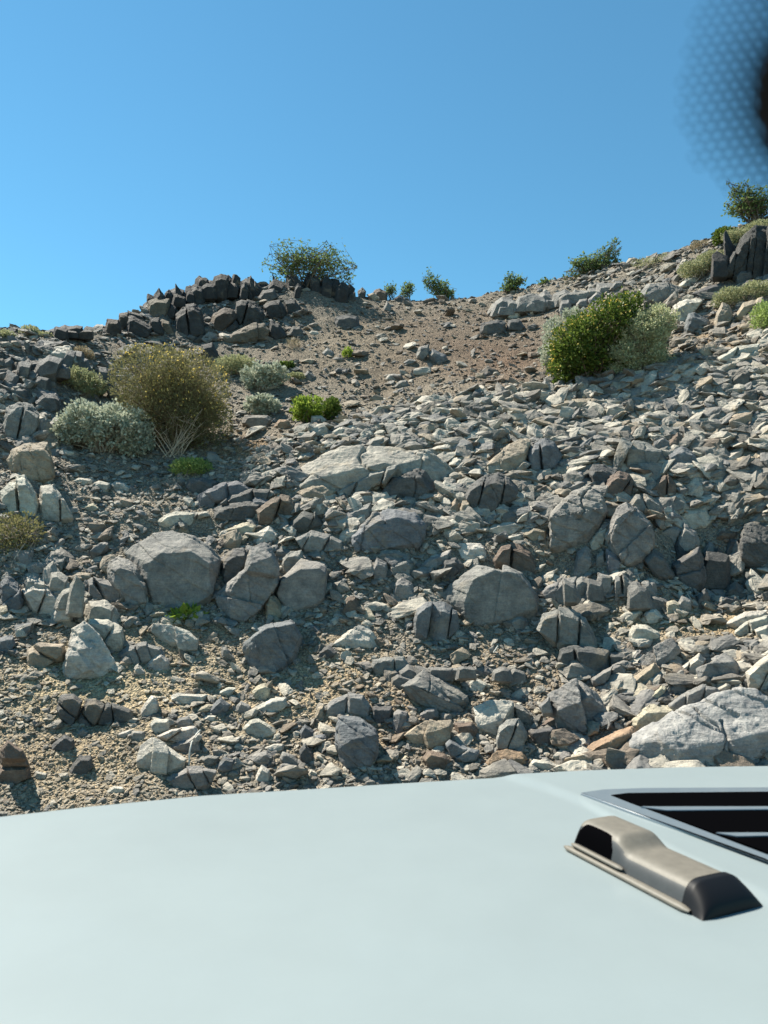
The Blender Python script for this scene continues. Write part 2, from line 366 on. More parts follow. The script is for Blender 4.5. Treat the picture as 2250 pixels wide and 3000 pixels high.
def weather(V, F, size, seed, rough=1.0, strata=None, soft=.35):
    """round the corners a little, then chip, band, crack and pit the surface"""
    if soft: V = smooth(V, F, soft, 1)
    r = np.random.default_rng(seed); sd = strata if strata is not None else STRATA
    n = normals(V, F); c = (V.max(0) + V.min(0)) / 2; P = (V - c) / size; off = r.random(3) * 50
    d = .035 * fbm(P * 1.7 + off, seed, 2) + .026 * fbm(P * 4.2 + off, seed + 5, 4, True)
    d = d - .045 * np.clip(vnoise(P * 3.1 + off, seed + 9) - .28, 0, 1) ** .6              # flaked-off scallops
    h = V @ sd + vnoise(V * 3 + off, seed + 2) * .05
    saw = (h * 9 / max(size, .15) * .5) % 1.0
    d = d - .026 * saw ** 2 * (vnoise(P * 2.2 + off + 9, seed + 31) > -.1)                  # stepped foliation
    d = d + .015 * fbm(P * 12 + off, seed + 21, 4, True)
    if size > .38 and rough > .6:
        for _ in range(seed % 3):                                                                # cracks
            m = r.normal(size=3) * np.array([1, .5, .35]); m /= np.linalg.norm(m)
            q = np.abs((P - r.normal(size=3) * .16) @ m + .07 * vnoise(P * 4 + off, seed + 41) + .02 * vnoise(P * 15 + off, seed + 43)); d = d - .05 * np.exp(-(q / .014) ** 2) * (vnoise(P * 3 + off, seed + 47) > -.2)
    return V + n * (d * size * rough)[:, None]
def body(out_px, front_px, depth, thick, edge_px, seed, rough=1.0, soft=.35, strata=None, cuts=9):
    """a solid that has the traced outline at its waist, a smaller face towards the road and a rear set into the slope"""
    o = np.array(out_px, float); c = o.mean(0); lo, hi = o.min(0), o.max(0)
    wpx, hpx = hi - lo
    s = math.sqrt(wpx * hpx) * depth / FPX; th = s * thick
    if front_px is None:
        fr = c + (o - c) * .74 + np.array([0, .10 * hpx])
        fr[:, 1] = np.minimum(fr[:, 1], hi[1] - .01 * hpx)
    else: fr = np.array(front_px, float)
    bk = c + (o - c) * .72 + np.array([0, -.06 * hpx])
    pts = [rays(p[0], p[1]) * (depth + th * .5) for p in o]
    pts += [rays(p[0], p[1]) * (depth + th * .06) for p in fr]
    pts += [rays(p[0], p[1]) * (depth + th * 1.15) for p in bk]
    foot = o[o[:, 1] > lo[1] + .6 * hpx]
    pts += [rays(p[0] * .8 + c[0] * .2, hi[1] + .14 * hpx) * (depth + th * .45) for p in foot]   # rooted below the surface
    V, F = hull(pts)
    if cuts: V, F = chop(V, F, cuts, seed)
    lim = edge_px * depth / FPX
    for _ in range(9):
        n0 = len(F); V, F = split(V, F, max(lim, s / 60))
        if len(F) == n0: break
    V = weather(V, F, s, seed, rough, strata, soft)
    return V, F, s

def clip2(poly, n, k):
    """keep the side of a 2-d polygon where p.n <= k"""
    out = []
    for i in range(len(poly)):
        p, q = np.array(poly[i]), np.array(poly[(i + 1) % len(poly)]); a, b = p @ n - k, q @ n - k
        if a <= 0: out.append(tuple(p))
        if a * b < 0: out.append(tuple(p + (q - p) * a / (a - b)))
    return out
def fractured(o, fr, d, thick, edge, seed, rough, parts, upright=False):
    """a boulder broken along joints into wedged-together pieces: one body"""
    r = np.random.default_rng(seed + 555); o = np.array(o); c = (o.max(0) + o.min(0)) / 2; wh = o.max(0) - o.min(0)
    an = .12 if upright else r.normal() * .45 + (0 if wh[0] > .8 * wh[1] else 1.2 * np.sign(r.normal())); n = np.array([math.cos(an), math.sin(an)]); pr = (o - c) @ n; lo, hi = pr.min(), pr.max()
    ks = [lo + (hi - lo) * ((i + 1) / parts + r.normal() * .09) for i in range(parts - 1)]; Vs, Fs, off, tot = [], [], 0, 0
    for i in range(parts):
        p = [tuple(x) for x in o]; f = [tuple(x) for x in fr] if fr is not None else None; tilt = r.normal() * .12; gap = -.012 * (hi - lo)
        for s, k in ((1, ks[i] if i < parts - 1 else None), (-1, ks[i - 1] if i else None)):
            if k is None: continue
            kk = s * (k + c @ n) - gap; p = clip2(p, n * s, kk); f = clip2(f, n * s, kk) if f else None
        if len(p) < 3: continue
        if f is not None and len(f) < 3: f = None
        p = np.array(p); top = p[:, 1].min(); drop = abs(r.normal()) * .06 * wh[1] if i != parts // 2 else 0
        p[:, 1] += drop * (p[:, 1] < c[1])
        V, F, s_ = body(p, f, d + r.normal() * .07 * max(wh) * d / FPX, thick * (1.1 if parts > 2 else 1), edge, seed + 77 * i, rough, .06, None, 1)
        Vs.append(V); Fs.append(F + off); off += len(V)
    return np.concatenate(Vs), np.concatenate(Fs), math.sqrt(wh[0] * wh[1]) * d / FPX
ROCKS = """
C1 t|60,275 100,190 190,140 390,118 410,180 440,330 440,400 330,440 200,430 100,360|160,205 350,195 400,250 425,390 330,432 210,425 150,330|ledge block|squarish weathered block with a pale flat top perched on the rock ledge
C1 p|0,480 80,400 200,390 290,540 310,620 290,740 130,745 0,720||column pair|fluted pale bedrock column under the perched squarish block
C1 p|310,640 330,480 430,470 500,560 540,650 600,740 420,765 320,745|||
F g|369,1619 394,1597 452,1561 506,1553 564,1572 619,1606 648,1640 640,1700 627,1764 560,1784 455,1778 430,1720 385,1660|432,1700 436,1650 470,1622 560,1616 612,1652 620,1740 560,1780 455,1772|round boulder|huge smooth round boulder with a broad plain face above the leafy herb
C1 g|870,1110 950,1060 1060,1080 1110,1120 1120,1190 1240,1330 1230,1420 1040,1470 1010,1300 880,1230||lobed boulder|lobed grey boulder leaning against the huge round boulder
C1 g|710,1240 760,1215 850,1240 950,1260 1010,1320 990,1420 860,1425 760,1400 710,1330|||
C1 t|620,1210 660,1180 740,1190 750,1240 660,1280 620,1250|||
C1 p|750,460 800,440 890,460 890,500 830,535 760,515|||
C1 p|890,470 940,440 1010,460 1080,500 1050,520 920,525|||
C1 p|580,430 640,412 740,430 750,465 650,475|||
C1 t|880,580 960,565 1090,600 1110,660 1040,660 900,612|||
C1 y|630,650 760,620 800,660 740,692|||
C1 p|1270,770 1330,720 1430,690 1590,700 1570,760 1440,805|||
C1 g|370,1180 420,1070 530,1060 540,1150 460,1200 390,1225|||
C1 l|0,1260 70,1200 150,1260 190,1420 150,1475 0,1490|||
C1 p|170,1300 260,1250 380,1270 540,1400 590,1560 400,1580 250,1490||crumbly outcrop|broad crumbly pale grey outcrop lump beside the lobed boulder
C1 p|700,1450 850,1400 940,1470 1000,1620 900,1680 640,1680|||
C2 d|110,500 150,430 250,415 400,450 330,510 200,545|||
C2 l|170,600 240,540 420,450 560,430 690,500 560,560 400,595 280,605||dark ledge|long blue-black ledge rock with a bright crest below the light green mound
C2 d|400,620 480,560 680,495 810,500 790,560 740,625 560,645|||
C2 d|260,720 400,640 640,595 750,615 700,770 520,775 400,735|||
C2 b|690,680 770,600 850,550 960,560 1020,640 1020,690 880,720 800,778 700,765||brown block|dark brown block at the foot of the big smooth slab
C2 t|1020,530 1140,475 1230,475 1340,520 1300,580 1190,625 1080,595|||
C2 t|1030,640 1080,590 1165,580 1170,620 1070,672 1030,672|||
C2 p|1180,630 1245,555 1300,590 1280,645|||
C2 p|1460,630 1540,550 1570,640 1500,685|||
C2 y|440,830 620,770 730,810 700,870 560,905 450,875||cream lump|rough cream-coloured lump uphill of the huge round boulder
C2 p|610,950 700,860 800,800 880,860 870,910 720,945 640,965|||
C2 p|820,750 890,705 950,740 920,790 860,795|||
C2 d|945,860 960,780 1080,660 1170,690 1240,790 1100,835 1000,893||knobbly rock|knobbly blue-black rock in the middle of the slope
C2 g|1240,700 1290,660 1390,740 1390,800 1260,805|||
C2 g|1400,740 1480,660 1620,620 1640,700 1540,775 1440,795|||
C2 p|1350,920 1430,790 1510,780 1540,850 1500,910 1420,955|||
C3 l|-60,880 20,800 120,700 240,672 360,690 450,700 555,800 520,940 420,930 110,1010 -30,1000|-50,930 30,860 160,770 330,740 470,790 490,930 110,1005 -20,995|blue wedge|broad blue-grey wedge boulder with a sloping sunlit shoulder
C2 g|620,1050 650,970 760,940 820,980 830,1090 880,1150 870,1290 740,1480 600,1605 470,1580 470,1425 365,1420 370,1350 480,1270 620,1130|650,1110 810,1060 860,1170 850,1290 720,1480 600,1575 490,1550 480,1330 560,1270|cracked boulder|tall cracked grey boulder between the huge round boulder and the smooth domed one
C2 g|860,1320 880,1240 1000,1150 1060,1070 1180,1090 1250,1110 1310,1200 1310,1310 1200,1440 940,1515 870,1400|870,1350 900,1250 1050,1160 1230,1150 1290,1220 1290,1310 1190,1430 950,1500|domed boulder|smooth domed grey boulder beside the tall cracked boulder
C2 d|400,1250 420,1040 500,990 620,980 640,1030 550,1200 440,1295|||
C2 t|760,1580 765,1430 800,1340 860,1380 920,1500 880,1565|||
C2 g|885,1210 900,1050 940,1010 1060,1000 1080,1060 990,1160 930,1225|||
C2 g|1010,900 1140,840 1300,880 1390,930 1400,990 1200,1015 1060,985|||
C2 b|1340,1530 1430,1370 1500,1360 1550,1470 1460,1535|||
C2 g|1190,1040 1230,990 1260,1030 1300,1100 1210,1085|||
U7 p|80,1340 220,1180 400,1060 560,1000 720,985 1000,995 1250,1020 1450,1170 1600,1300 1350,1300 1200,1190 1000,1160 700,1300 500,1350 200,1380|150,1370 300,1270 620,1230 900,1130 1150,1170 1350,1290 700,1320 500,1360|big slab|big smooth pale bedrock slab bulging out of the middle of the slope
U7 g|500,1350 640,1260 800,1180 1000,1135 1010,1160 900,1270 700,1370 520,1400|||
C3 d|240,440 290,370 420,340 540,350 560,400 640,490 610,620 430,625 300,645 130,625 160,510||dark hump|dark humped boulder at the lower edge of the big smooth slab
C3 p|670,590 650,500 700,440 800,470 860,520 840,570 740,615|||
C3 d|860,560 900,470 1000,400 1130,370 1220,410 1300,490 1290,560 1200,605 1060,655 1000,745 940,695 910,615||split boulder|dark boulder split by a vertical crack above tan rock plates
C3 t|680,700 790,580 830,640 820,700 740,745 690,745||tan plates|leaning tan plate standing below the split dark boulder
C3 t|820,680 840,600 900,590 905,690 880,785 830,765|||
C3 t|890,780 920,680 990,720 990,795 930,805|||
C3 t|1040,300 1120,210 1200,150 1330,90 1400,100 1370,180 1360,300 1310,405 1200,405 1080,375|1045,310 1150,275 1310,250 1350,210 1325,390 1300,420 1090,375|bright top|tan-faced boulder with a brilliantly lit sloping top on the scree
C3 l|1370,220 1430,130 1510,90 1590,130 1650,230 1600,320 1530,375 1400,385||blue hump|blue-black rounded boulder beside the one with the brilliant top
C3 p|780,960 830,940 990,950 1040,1010 1055,1085 900,1095 830,1055 790,1010|840,1060 920,1000 1020,985 1050,1085 900,1095|lit block|stubby grey block with a bright flat top behind the largest domed rock
C3 b|1090,1070 1160,960 1240,940 1330,960 1400,1010 1450,1100 1470,1180 1400,1235 1330,1215 1290,1155 1170,1095||brown knuckle|brown knuckle-shaped boulder uphill of the largest domed boulder
C3 g|690,1340 740,1250 860,1140 960,1080 1080,1100 1200,1130 1330,1190 1400,1280 1470,1400 1470,1480 1200,1565 1000,1625 850,1565 830,1430|860,1420 930,1240 1100,1170 1280,1190 1400,1320 1440,1460 1200,1560 960,1610 870,1540|great dome|largest domed boulder on the slope with a dark crack down its face
C3 l|450,1560 470,1480 560,1420 700,1420 800,1480 820,1620 700,1740 560,1720 450,1640||mottled rock|mottled blue-grey rock at the foot of the largest domed boulder
C3 g|270,1340 290,1250 350,1220 430,1270 460,1330 460,1380 370,1405 290,1385|||
C3 g|120,1260 110,1150 150,1060 230,1100 240,1200 140,1285|||
C3 g|240,1110 330,1060 390,1060 440,1110 440,1190 330,1225 250,1205|||
C3 g|160,1060 180,1010 300,1000 430,1060 330,1065 230,1105|||
C3 g|490,1130 570,1070 660,1030 750,1000 750,1040 670,1115 560,1175|||
C3 d|640,1180 700,1080 790,1060 850,1110 860,1130 720,1255 650,1235|||
C3 p|690,800 760,750 840,770 820,830 710,855 650,845|||
C3 p|710,870 780,835 850,860 770,893|||
C3 p|970,850 1100,790 1280,760 1390,780 1260,870 1180,885 1040,875||pale slab|flat pale slab lying near the tall wedge boulder
C3 p|1170,920 1200,890 1320,870 1330,910 1180,945|||
C3 t|1330,870 1420,820 1520,840 1530,890 1400,925|||
C3 p|1310,690 1400,610 1490,625 1480,660 1360,705|||
C3 g|1460,1350 1530,1290 1620,1260 1650,1350 1620,1415 1500,1395|||
C7 g|1300,230 1330,110 1480,70 1600,100 1700,150 1760,260 1800,400 1760,475 1600,385 1450,365||low mound|broad low rough boulder mound covered in grit
C7 g|1065,240 1100,160 1180,140 1240,190 1250,250 1160,285 1080,265|||
C7 d|1470,520 1500,420 1600,390 1750,400 1850,430 2040,440 2030,560 1900,615 1700,625 1550,605||long dark ledge|long dark grey ledge lying across the slope under the gritty mound
C4 g|-110,830 -90,690 0,600 100,520 220,480 300,510 330,600 360,680 290,750 200,900 130,965 20,985 -110,1005|-100,740 20,650 220,570 300,610 335,690 200,860 20,950 -90,970|tall wedge|tall wedge-shaped boulder leaning uphill with a lit upper edge
C4 g|330,920 400,720 440,650 510,610 580,650 700,780 745,860 740,970 650,1065 530,1135 440,1015 390,965|400,900 430,800 540,690 700,800 735,900 720,980 620,1060 520,1110 420,985|pointed boulder|pointed triangular boulder next to the tall wedge
C4 p|200,940 240,870 330,770 380,790 330,900 320,970 220,1005|||
C4 g|740,870 770,810 870,760 960,770 1080,850 1110,930 1050,985 900,1015 800,1015 760,940||rough head|rounded rough-skinned boulder like a head above the dark hollow
C4 d|650,1060 720,990 820,1030 900,1200 900,1265 780,1205 700,1135|||
C4 d|890,1240 880,1100 1000,1050 1100,960 1130,1050 1160,1240 1050,1315 950,1315|||
C4 g|1120,1000 1170,930 1210,940 1240,1000 1300,1110 1290,1158 1180,1095 1130,1060||shard|tilted shard hanging over the dark hollow
C4 g|420,240 470,85 640,120 800,180 830,260 830,340 580,388 500,345 415,275|525,175 620,195 790,205 825,270 820,345 590,385 530,355|cube boulder|square-cut boulder with a dark flat face and sunlit top
C4 l|840,220 960,160 1060,210 1120,290 1000,348 860,345|||
C4 b|815,190 850,120 930,45 1010,100 1020,150 900,213||round brown rock|rounded purplish brown rock above the square-cut boulder
C4 g|200,140 250,70 330,50 440,90 380,150 330,193 240,183|||
C4 p|0,260 40,180 140,160 215,200 170,260 60,303|||
C4 d|205,370 240,310 330,310 440,350 400,400 350,470 330,543 260,493||dark shoulder|dark shouldered boulder partly covering a brown one
C4 b|320,500 380,400 460,350 540,380 575,450 560,560 440,615 350,605||brown boulder|brown boulder with a pale cap between the tall wedge and the square-cut boulder
C4 l|70,480 90,340 140,340 200,430 215,490 130,535|||
C4 b|690,500 760,430 840,375 910,460 930,560 880,615 760,575||pyramid rock|dark pyramid-shaped rock with one light edge
C4 g|1045,530 1080,410 1200,420 1280,470 1200,550 1100,565|||
C4 g|535,610 590,540 680,550 780,610 830,680 820,725 690,705 620,665|||
C4 t|830,720 840,650 930,610 950,660 930,705|||
C4 t|935,650 945,550 1060,570 1220,640 1180,695 1050,665 960,665|||
C4 p|880,750 970,670 1160,670 1220,760 1150,803 1020,833 960,795||bright slab|bright pale slab resting above the rough-skinned boulder
C4 p|1095,280 1200,150 1300,105 1315,180 1240,260 1170,313||white flake|almost white angular flake on the scree
C4 p|1240,310 1340,220 1470,140 1480,200 1420,270 1300,335|||
C4 t|1400,330 1410,260 1600,210 1680,180 1690,290 1560,345|||
C4 t|1290,450 1350,370 1540,350 1560,390 1440,455|||
C4 p|1450,490 1530,430 1640,410 1680,450 1580,525 1470,525|||
C4 p|1040,370 1100,300 1180,310 1210,380 1120,405|||
C4 t|930,490 990,430 1040,470 1010,533 940,533|||
C4 d|1425,870 1470,790 1560,770 1700,800 1760,900 1720,1150 1600,1145 1450,1065 1430,950|1440,950 1560,930 1700,965 1700,1140 1600,1135 1450,1060|overhang|black-faced overhanging boulder with a banded bright top above the dark hollow
C4 l|1480,640 1560,570 1680,540 1700,660 1560,695|||
C4 l|1490,740 1570,680 1680,650 1700,790 1600,795|||
C4 g|1290,780 1430,660 1500,690 1460,780 1340,805|||
C4 b|1170,930 1280,830 1420,800 1430,850 1340,965 1260,975|||
C4 d|1300,1010 1350,900 1430,890 1450,1040 1380,1085|||
C4 d|1200,1290 1250,1160 1340,1080 1400,1130 1360,1230 1260,1305|||
C4 d|1280,1350 1380,1240 1480,1310 1520,1400 1400,1405|||
C4 d|1450,1290 1480,1180 1560,1170 1620,1260 1520,1325|||
C4 d|1240,1440 1310,1370 1400,1380 1440,1430 1330,1475|||
C4 g|-60,1440 -90,1330 0,1230 110,1215 90,1330 70,1405|||
C4 g|70,1400 100,1240 150,1210 240,1260 280,1360 180,1415||blade row|split grey blade at the downhill end of the row of upright slabs
C4 g|270,1340 280,1170 400,1170 400,1290 390,1405 290,1395||upright block|squared upright slab with a bright top in the row of split slabs
C4 g|410,1410 420,1210 460,1195 475,1330 450,1425|||
C4 g|480,1380 480,1180 560,1230 590,1340 560,1445|||
C4 g|575,1330 580,1245 630,1270 640,1385|||
C4 g|630,1250 690,1250 770,1370 760,1445 660,1385|||
C4 g|70,1190 110,1020 190,970 230,1000 250,1110 180,1195 110,1225||split stub|upright stub split down one side below the pointed boulder
C4 g|260,1120 270,1030 330,1000 345,1145|||
C4 l|345,1140 350,990 430,1040 490,1100 480,1195 420,1185|||
C4 p|430,1560 500,1510 630,1480 650,1520 540,1583 450,1593||pale loaf|long pale loaf-shaped stone on yellowish dirt
C4 p|655,1520 680,1475 750,1480 820,1540 760,1593 680,1603|||
C4 y|830,1500 840,1420 900,1400 940,1420 940,1520 860,1553|||
C4 g|920,1450 960,1370 1040,1400 1040,1500 960,1513|||
C4 d|1080,1480 1090,1370 1150,1310 1190,1380 1180,1430 1120,1493|||
C8 p|525,430 570,360 680,360 770,410 820,470 730,503 620,523 530,503|||
C8 g|555,710 640,610 760,520 880,470 940,540 940,590 820,655 720,693|700,690 780,640 930,560 940,592 800,690|beam stone|long beam-shaped grey stone sloping down towards the hood
C8 g|220,800 330,720 460,660 520,700 510,780 430,823 270,843|||
C8 t|510,840 640,740 740,665 790,720 810,760 680,833 560,858|||
C8 p|895,760 960,690 1100,590 1160,640 1090,720 1080,790 1000,803 920,793|||
C8 g|1075,690 1180,640 1310,580 1390,640 1480,750 1380,803 1240,833 1100,843|1100,830 1170,675 1380,665 1400,780 1250,833|dark-faced slab|thick slab with a lit top and a black front above the giant blue-grey boulder
C8 g|845,880 920,810 1020,830 1030,890 920,913|||
C8 y|630,1010 700,930 800,850 840,870 780,960 680,1023||yellow wedge|slim pale yellow wedge pointing uphill
C8 b|580,970 680,900 800,840 700,930 620,993|||
C8 t|395,890 480,850 610,850 630,870 520,908|||
C8 g|375,1110 440,1040 500,1000 515,1080 480,1118|||
C8 y|545,1170 570,1110 700,1000 840,1020 940,1020 920,1070 800,1133 700,1203 580,1213||pitted stone|pitted cream stone touching the giant blue-grey boulder
C8 g|850,1010 960,920 1130,840 1240,860 1280,900 1180,963 1000,1033 930,1053|||
C8 v|480,1440 490,1370 560,1280 700,1190 900,1080 1090,1000 1190,960 1340,890 1580,880 1680,950 1850,1000 1850,1380 1600,1440 1400,1460 1100,1490 700,1500 560,1500|560,1470 800,1440 1100,1410 1400,1350 1700,1220 1840,1300 1500,1450 1100,1485 600,1495|giant boulder|giant smooth blue-grey boulder just beyond the hood
C8 p|1480,750 1600,640 1720,560 1780,700 1760,900 1640,933 1560,853|||
C8 o|150,1380 250,1310 430,1230 560,1180 610,1240 540,1310 480,1350 400,1445 160,1475||rusty plank|rusty brown plank-like stone leaning on the giant boulder
C8 p|100,1515 200,1470 320,1460 360,1490 340,1530|||
C8 g|0,1400 -30,1380 50,1395 120,1480 60,1530 -20,1480|||
C8 p|300,1300 400,1240 440,1250 330,1313|||
C8 p|1290,390 1350,320 1480,260 1660,240 1660,300 1450,363 1330,403||stacked ledge|pale ledge stone at the top of a stack beside the dirt ramp
C8 p|1380,410 1480,330 1660,280 1680,360 1480,433 1420,453|||
C8 p|1545,400 1660,360 1680,450 1590,483|||
C7 g|200,710 290,660 400,580 480,620 640,700 750,790 755,870 730,935 640,955 540,925 380,875 260,785|230,725 330,705 540,790 720,830 740,900 650,945 520,900 370,868|big wedge|large grey wedge stone with a ridged top in the dirt above the hood
C7 p|790,890 930,830 1110,840 1130,920 1110,970 980,1125 900,1085 820,1040 810,980|815,1045 960,1050 1080,985 980,1120 900,1083|slanted slab|pale grey slab tilted towards the hood like a desk top
C7 g|1110,850 1200,880 1320,980 1250,1055 1140,985|||
C7 g|975,1150 1000,1050 1080,980 1160,980 1210,1050 1235,1120 1190,1205 1080,1235 980,1225||prow stone|prow-shaped grey stone in front of the tilted desk-like slab
C7 t|230,1110 310,1050 400,985 620,990 630,1040 590,1140 450,1220 300,1185|235,1120 420,1110 600,1045 592,1140 450,1218 300,1182|tan block|tan block with a flat lit top and a dark sharp front edge
C7 b|375,1300 430,1240 560,1270 630,1320 600,1415 430,1395||brown cube|small brown cube of rock just above the hood edge
C7 l|565,1180 600,1150 720,1210 850,1240 830,1310 720,1335 600,1275|||
C7 o|890,1340 960,1250 1060,1230 1180,1250 1230,1300 1170,1375 1000,1405 900,1375|900,1360 1000,1320 1200,1310 1170,1372 1000,1402 905,1375|orange loaf|orange-brown loaf-shaped stone at the hood edge
C7 p|1210,1370 1260,1310 1400,1330 1540,1370 1540,1400 1230,1410|||
C7 g|130,1030 150,930 190,880 260,930 280,1040 220,1115 150,1095|||
C7 b|640,1020 780,1010 820,1060 840,1130 740,1155 650,1085|||
C7 g|340,960 420,900 500,900 530,940 430,1005 360,1015|||
C7 g|1320,850 1400,780 1520,720 1640,650 1750,720 1800,800 1870,900 1930,955 1860,1025 1660,1105 1540,1045 1480,930 1350,945|1480,915 1640,865 1740,785 1800,860 1900,955 1680,1090 1550,1038|anvil stone|anvil-shaped stone with a tan underside uphill of the rusty plank
C7 d|1240,1080 1350,1060 1440,1050 1500,1090 1430,1180 1380,1215 1280,1155|||
C7 b|1290,1050 1380,1000 1480,940 1530,1000 1540,1060 1400,1065|||
C7 g|1380,1210 1440,1130 1520,1080 1650,1090 1640,1150 1450,1205|||
C7 p|735,720 800,650 910,700 880,760 770,775|||
C7 d|880,560 910,510 950,530 940,570 890,580|||
C6 g|1480,560 1500,500 1600,470 1750,480 1800,560 1700,623 1520,635||smooth lump|smooth grey lump sunk in grit uphill of the big ridged wedge stone
C6 t|1100,480 1150,430 1240,460 1250,490 1160,513|||
C6 l|440,380 470,320 540,270 640,220 830,180 870,200 930,320 900,390 850,470 800,565 680,615 600,625 480,535 450,440|545,315 650,255 850,215 910,330 840,480 770,565 690,605 620,610 560,420|blocky boulder|dark square boulder with a tan side below the two big grey ones
C6 p|1160,380 1280,290 1400,205 1480,240 1500,300 1560,405 1400,395 1270,415|1180,385 1290,320 1450,320 1550,405 1300,413|sunlit hump|hump of rock with a bright top on reddish grit
C6 d|1020,510 1050,430 1140,390 1220,440 1160,475 1080,523|||
C6 g|265,400 300,390 390,490 370,523 310,533 275,480||leaning chip|chip of rock leaning on end beside the dark square boulder
C6 t|120,360 210,270 250,290 230,330 140,368|||
C6 y|520,760 560,720 640,690 680,720 670,820 570,853 530,800||yellow knob|knobbly yellowish stone below the dark square boulder
C6 p|245,770 330,730 400,730 330,790 260,813|||
C6 p|530,900 620,860 690,820 800,805 820,870 700,923 640,953||bone stone|light grey stone shaped like a bone below the yellowish knob
C6 l|120,950 180,900 270,810 340,870 320,925 200,963|||
C6 g|360,910 430,840 510,880 520,910 420,943|||
C6 g|440,960 480,915 580,915 575,958|||
C6 p|105,980 150,955 230,960 220,1003|||
C6 g|240,1000 330,970 415,980 330,1023|||
C6 p|440,1060 500,1000 580,980 680,1030 730,1090 690,1133 590,1163 490,1133||whitish slab|whitish rough slab in the rubble above the hood
C6 p|620,1220 700,1185 790,1190 780,1230 690,1268|||
C6 g|480,1300 560,1265 650,1240 690,1270 680,1343 620,1373|||
C6 g|740,1300 770,1250 850,1280 920,1340 910,1383 800,1343|||
C6 g|735,1380 760,1340 830,1340 855,1390 800,1423 740,1413|||
C6 p|540,1500 560,1420 600,1360 660,1400 670,1490 610,1520||tooth stone|light upright tooth of stone at the hood edge
C6 d|900,1240 950,1175 1000,1250 1030,1320 980,1375 910,1303|||
C6 l|905,1090 950,1020 1020,1080 1020,1130 960,1163 910,1163|||
C6 l|985,1170 1030,1120 1110,1110 1130,1140 1050,1213 1000,1213|||
C6 l|1190,1100 1220,950 1270,920 1400,950 1520,1040 1540,1100 1540,1250 1500,1355 1290,1405 1230,1305 1190,1180|1240,1215 1330,1155 1530,1115 1530,1250 1480,1355 1290,1398|step boulder|big dark stepped boulder standing in the dirt near the middle of the hood edge
C6 g|1100,900 1170,820 1300,770 1420,790 1480,880 1480,975 1400,955 1250,915 1160,975||rugged cap|rugged grey rock lying over the big stepped boulder
C6 t|1010,980 1050,890 1120,860 1130,960 1060,1003|||
C6 d|1500,880 1659,880 1650,1000 1560,1045 1490,975|||
C6 g|110,1310 160,1280 250,1290 240,1350 150,1373|||
C6 l|220,1380 300,1290 380,1310 370,1380 270,1423|||
C6 p|280,1180 370,1140 450,1130 420,1170 300,1213|||
C6 p|890,1480 920,1430 990,1485|||
C6 p|970,1430 1000,1390 1050,1420 1030,1465|||
C6 p|1180,1420 1230,1380 1270,1430 1200,1450|||
C5 g|1350,1330 1400,1280 1500,1230 1660,1230 1760,1250 1720,1350 1600,1410 1400,1430||banded slab|long banded grey slab touching the hood edge
C5 g|1360,1070 1450,1030 1640,1000 1660,1100 1500,1125|||
C5 d|455,750 490,655 600,645 670,700 640,800 600,915 520,855||dark twin|dark heart-shaped half of a split rock on yellow dirt
C5 d|620,850 700,685 780,680 850,730 790,820 770,905 640,925|||
C5 d|780,880 800,780 880,700 950,740 1060,770 1090,830 1000,895 850,905||dark loaf|dark low rock with a peak next to the heart-shaped split rock
C5 p|1110,820 1180,710 1250,630 1280,700 1285,790 1180,835||fin|small upright pale fin of rock balanced on a dark stone
C5 d|1130,840 1290,790 1350,840 1250,865|||
C5 p|1010,860 1050,835 1125,845 1100,885|||
C5 p|1340,680 1430,635 1680,650 1680,690 1560,735 1440,705||flat plank|flat pale plank of rock at the edge of the yellow dirt
C5 g|1020,1000 1080,940 1180,950 1195,990 1110,1033|||
C5 p|920,980 1060,930 1090,935 1000,1005|||
C5 d|400,1090 460,1020 530,970 600,1010 600,1080 520,1115||dark nub|dark nub of rock standing above the gravel
C5 d|555,1280 600,1200 650,1140 740,1150 760,1230 700,1305 600,1315||dark tent|dark tent-shaped stone on the gravel near the hood
C5 g|620,960 670,915 720,950 700,990 640,995|||
C5 p|1100,1190 1140,1060 1230,990 1330,1040 1390,1100 1510,1170 1480,1230 1300,1295 1180,1245|1110,1195 1220,1110 1390,1135 1490,1190 1350,1290 1180,1243|saddle rock|saddle-shaped rock with a pale top and dark hollow front
C5 p|1270,980 1400,920 1580,905 1640,980 1560,1065 1400,1075 1360,1015||table slab|flat pale slab like a table behind the saddle-shaped rock
C5 g|1380,900 1450,840 1530,820 1570,880 1520,925 1420,925|||
C5 p|1190,910 1250,850 1370,850 1370,930 1250,965|||
C5 b|0,1340 0,1090 60,1010 130,1060 190,1090 240,1230 250,1320 120,1375 60,1405 0,1405 -60,1300||brown stump|dark brown split rock stump standing in gravel at the photo edge
C5 p|860,1440 920,1390 1010,1400 1000,1450 940,1465|||
C5 p|260,1330 290,1270 390,1290 370,1343|||
C5 p|500,500 520,380 550,310 590,120 680,60 800,170 920,380 820,450 720,585 600,565|510,495 560,335 640,335 720,440 700,560 600,550|streaked fin|large pale rib of bedrock slanting down to yellow dirt
C5 p|700,120 720,20 880,30 990,110 1010,220 920,295 800,185|||
C5 t|200,420 220,270 330,230 520,240 530,330 460,370 320,455 240,445||tan face|tan-faced rock block beside the streaked rib
C5 l|100,180 120,90 270,60 250,160 170,193|||
C5 l|0,300 0,190 100,160 130,240 60,323 -50,300|||
C5 p|1220,130 1240,70 1380,80 1540,140 1610,200 1600,280 1480,295 1390,225 1260,175|1400,235 1590,205 1600,280 1480,293|bread rock|pale flat-topped rock with a tan broken end below the leafy herb
C5 g|940,330 1020,250 1180,220 1300,250 1340,300 1250,355 1080,415 1000,395||shell rock|grey shell-like rock half buried in yellow dirt
C5 p|1160,380 1310,300 1370,370 1390,430 1300,465 1200,455|||
C5 p|1070,450 1120,390 1180,470 1120,495|||
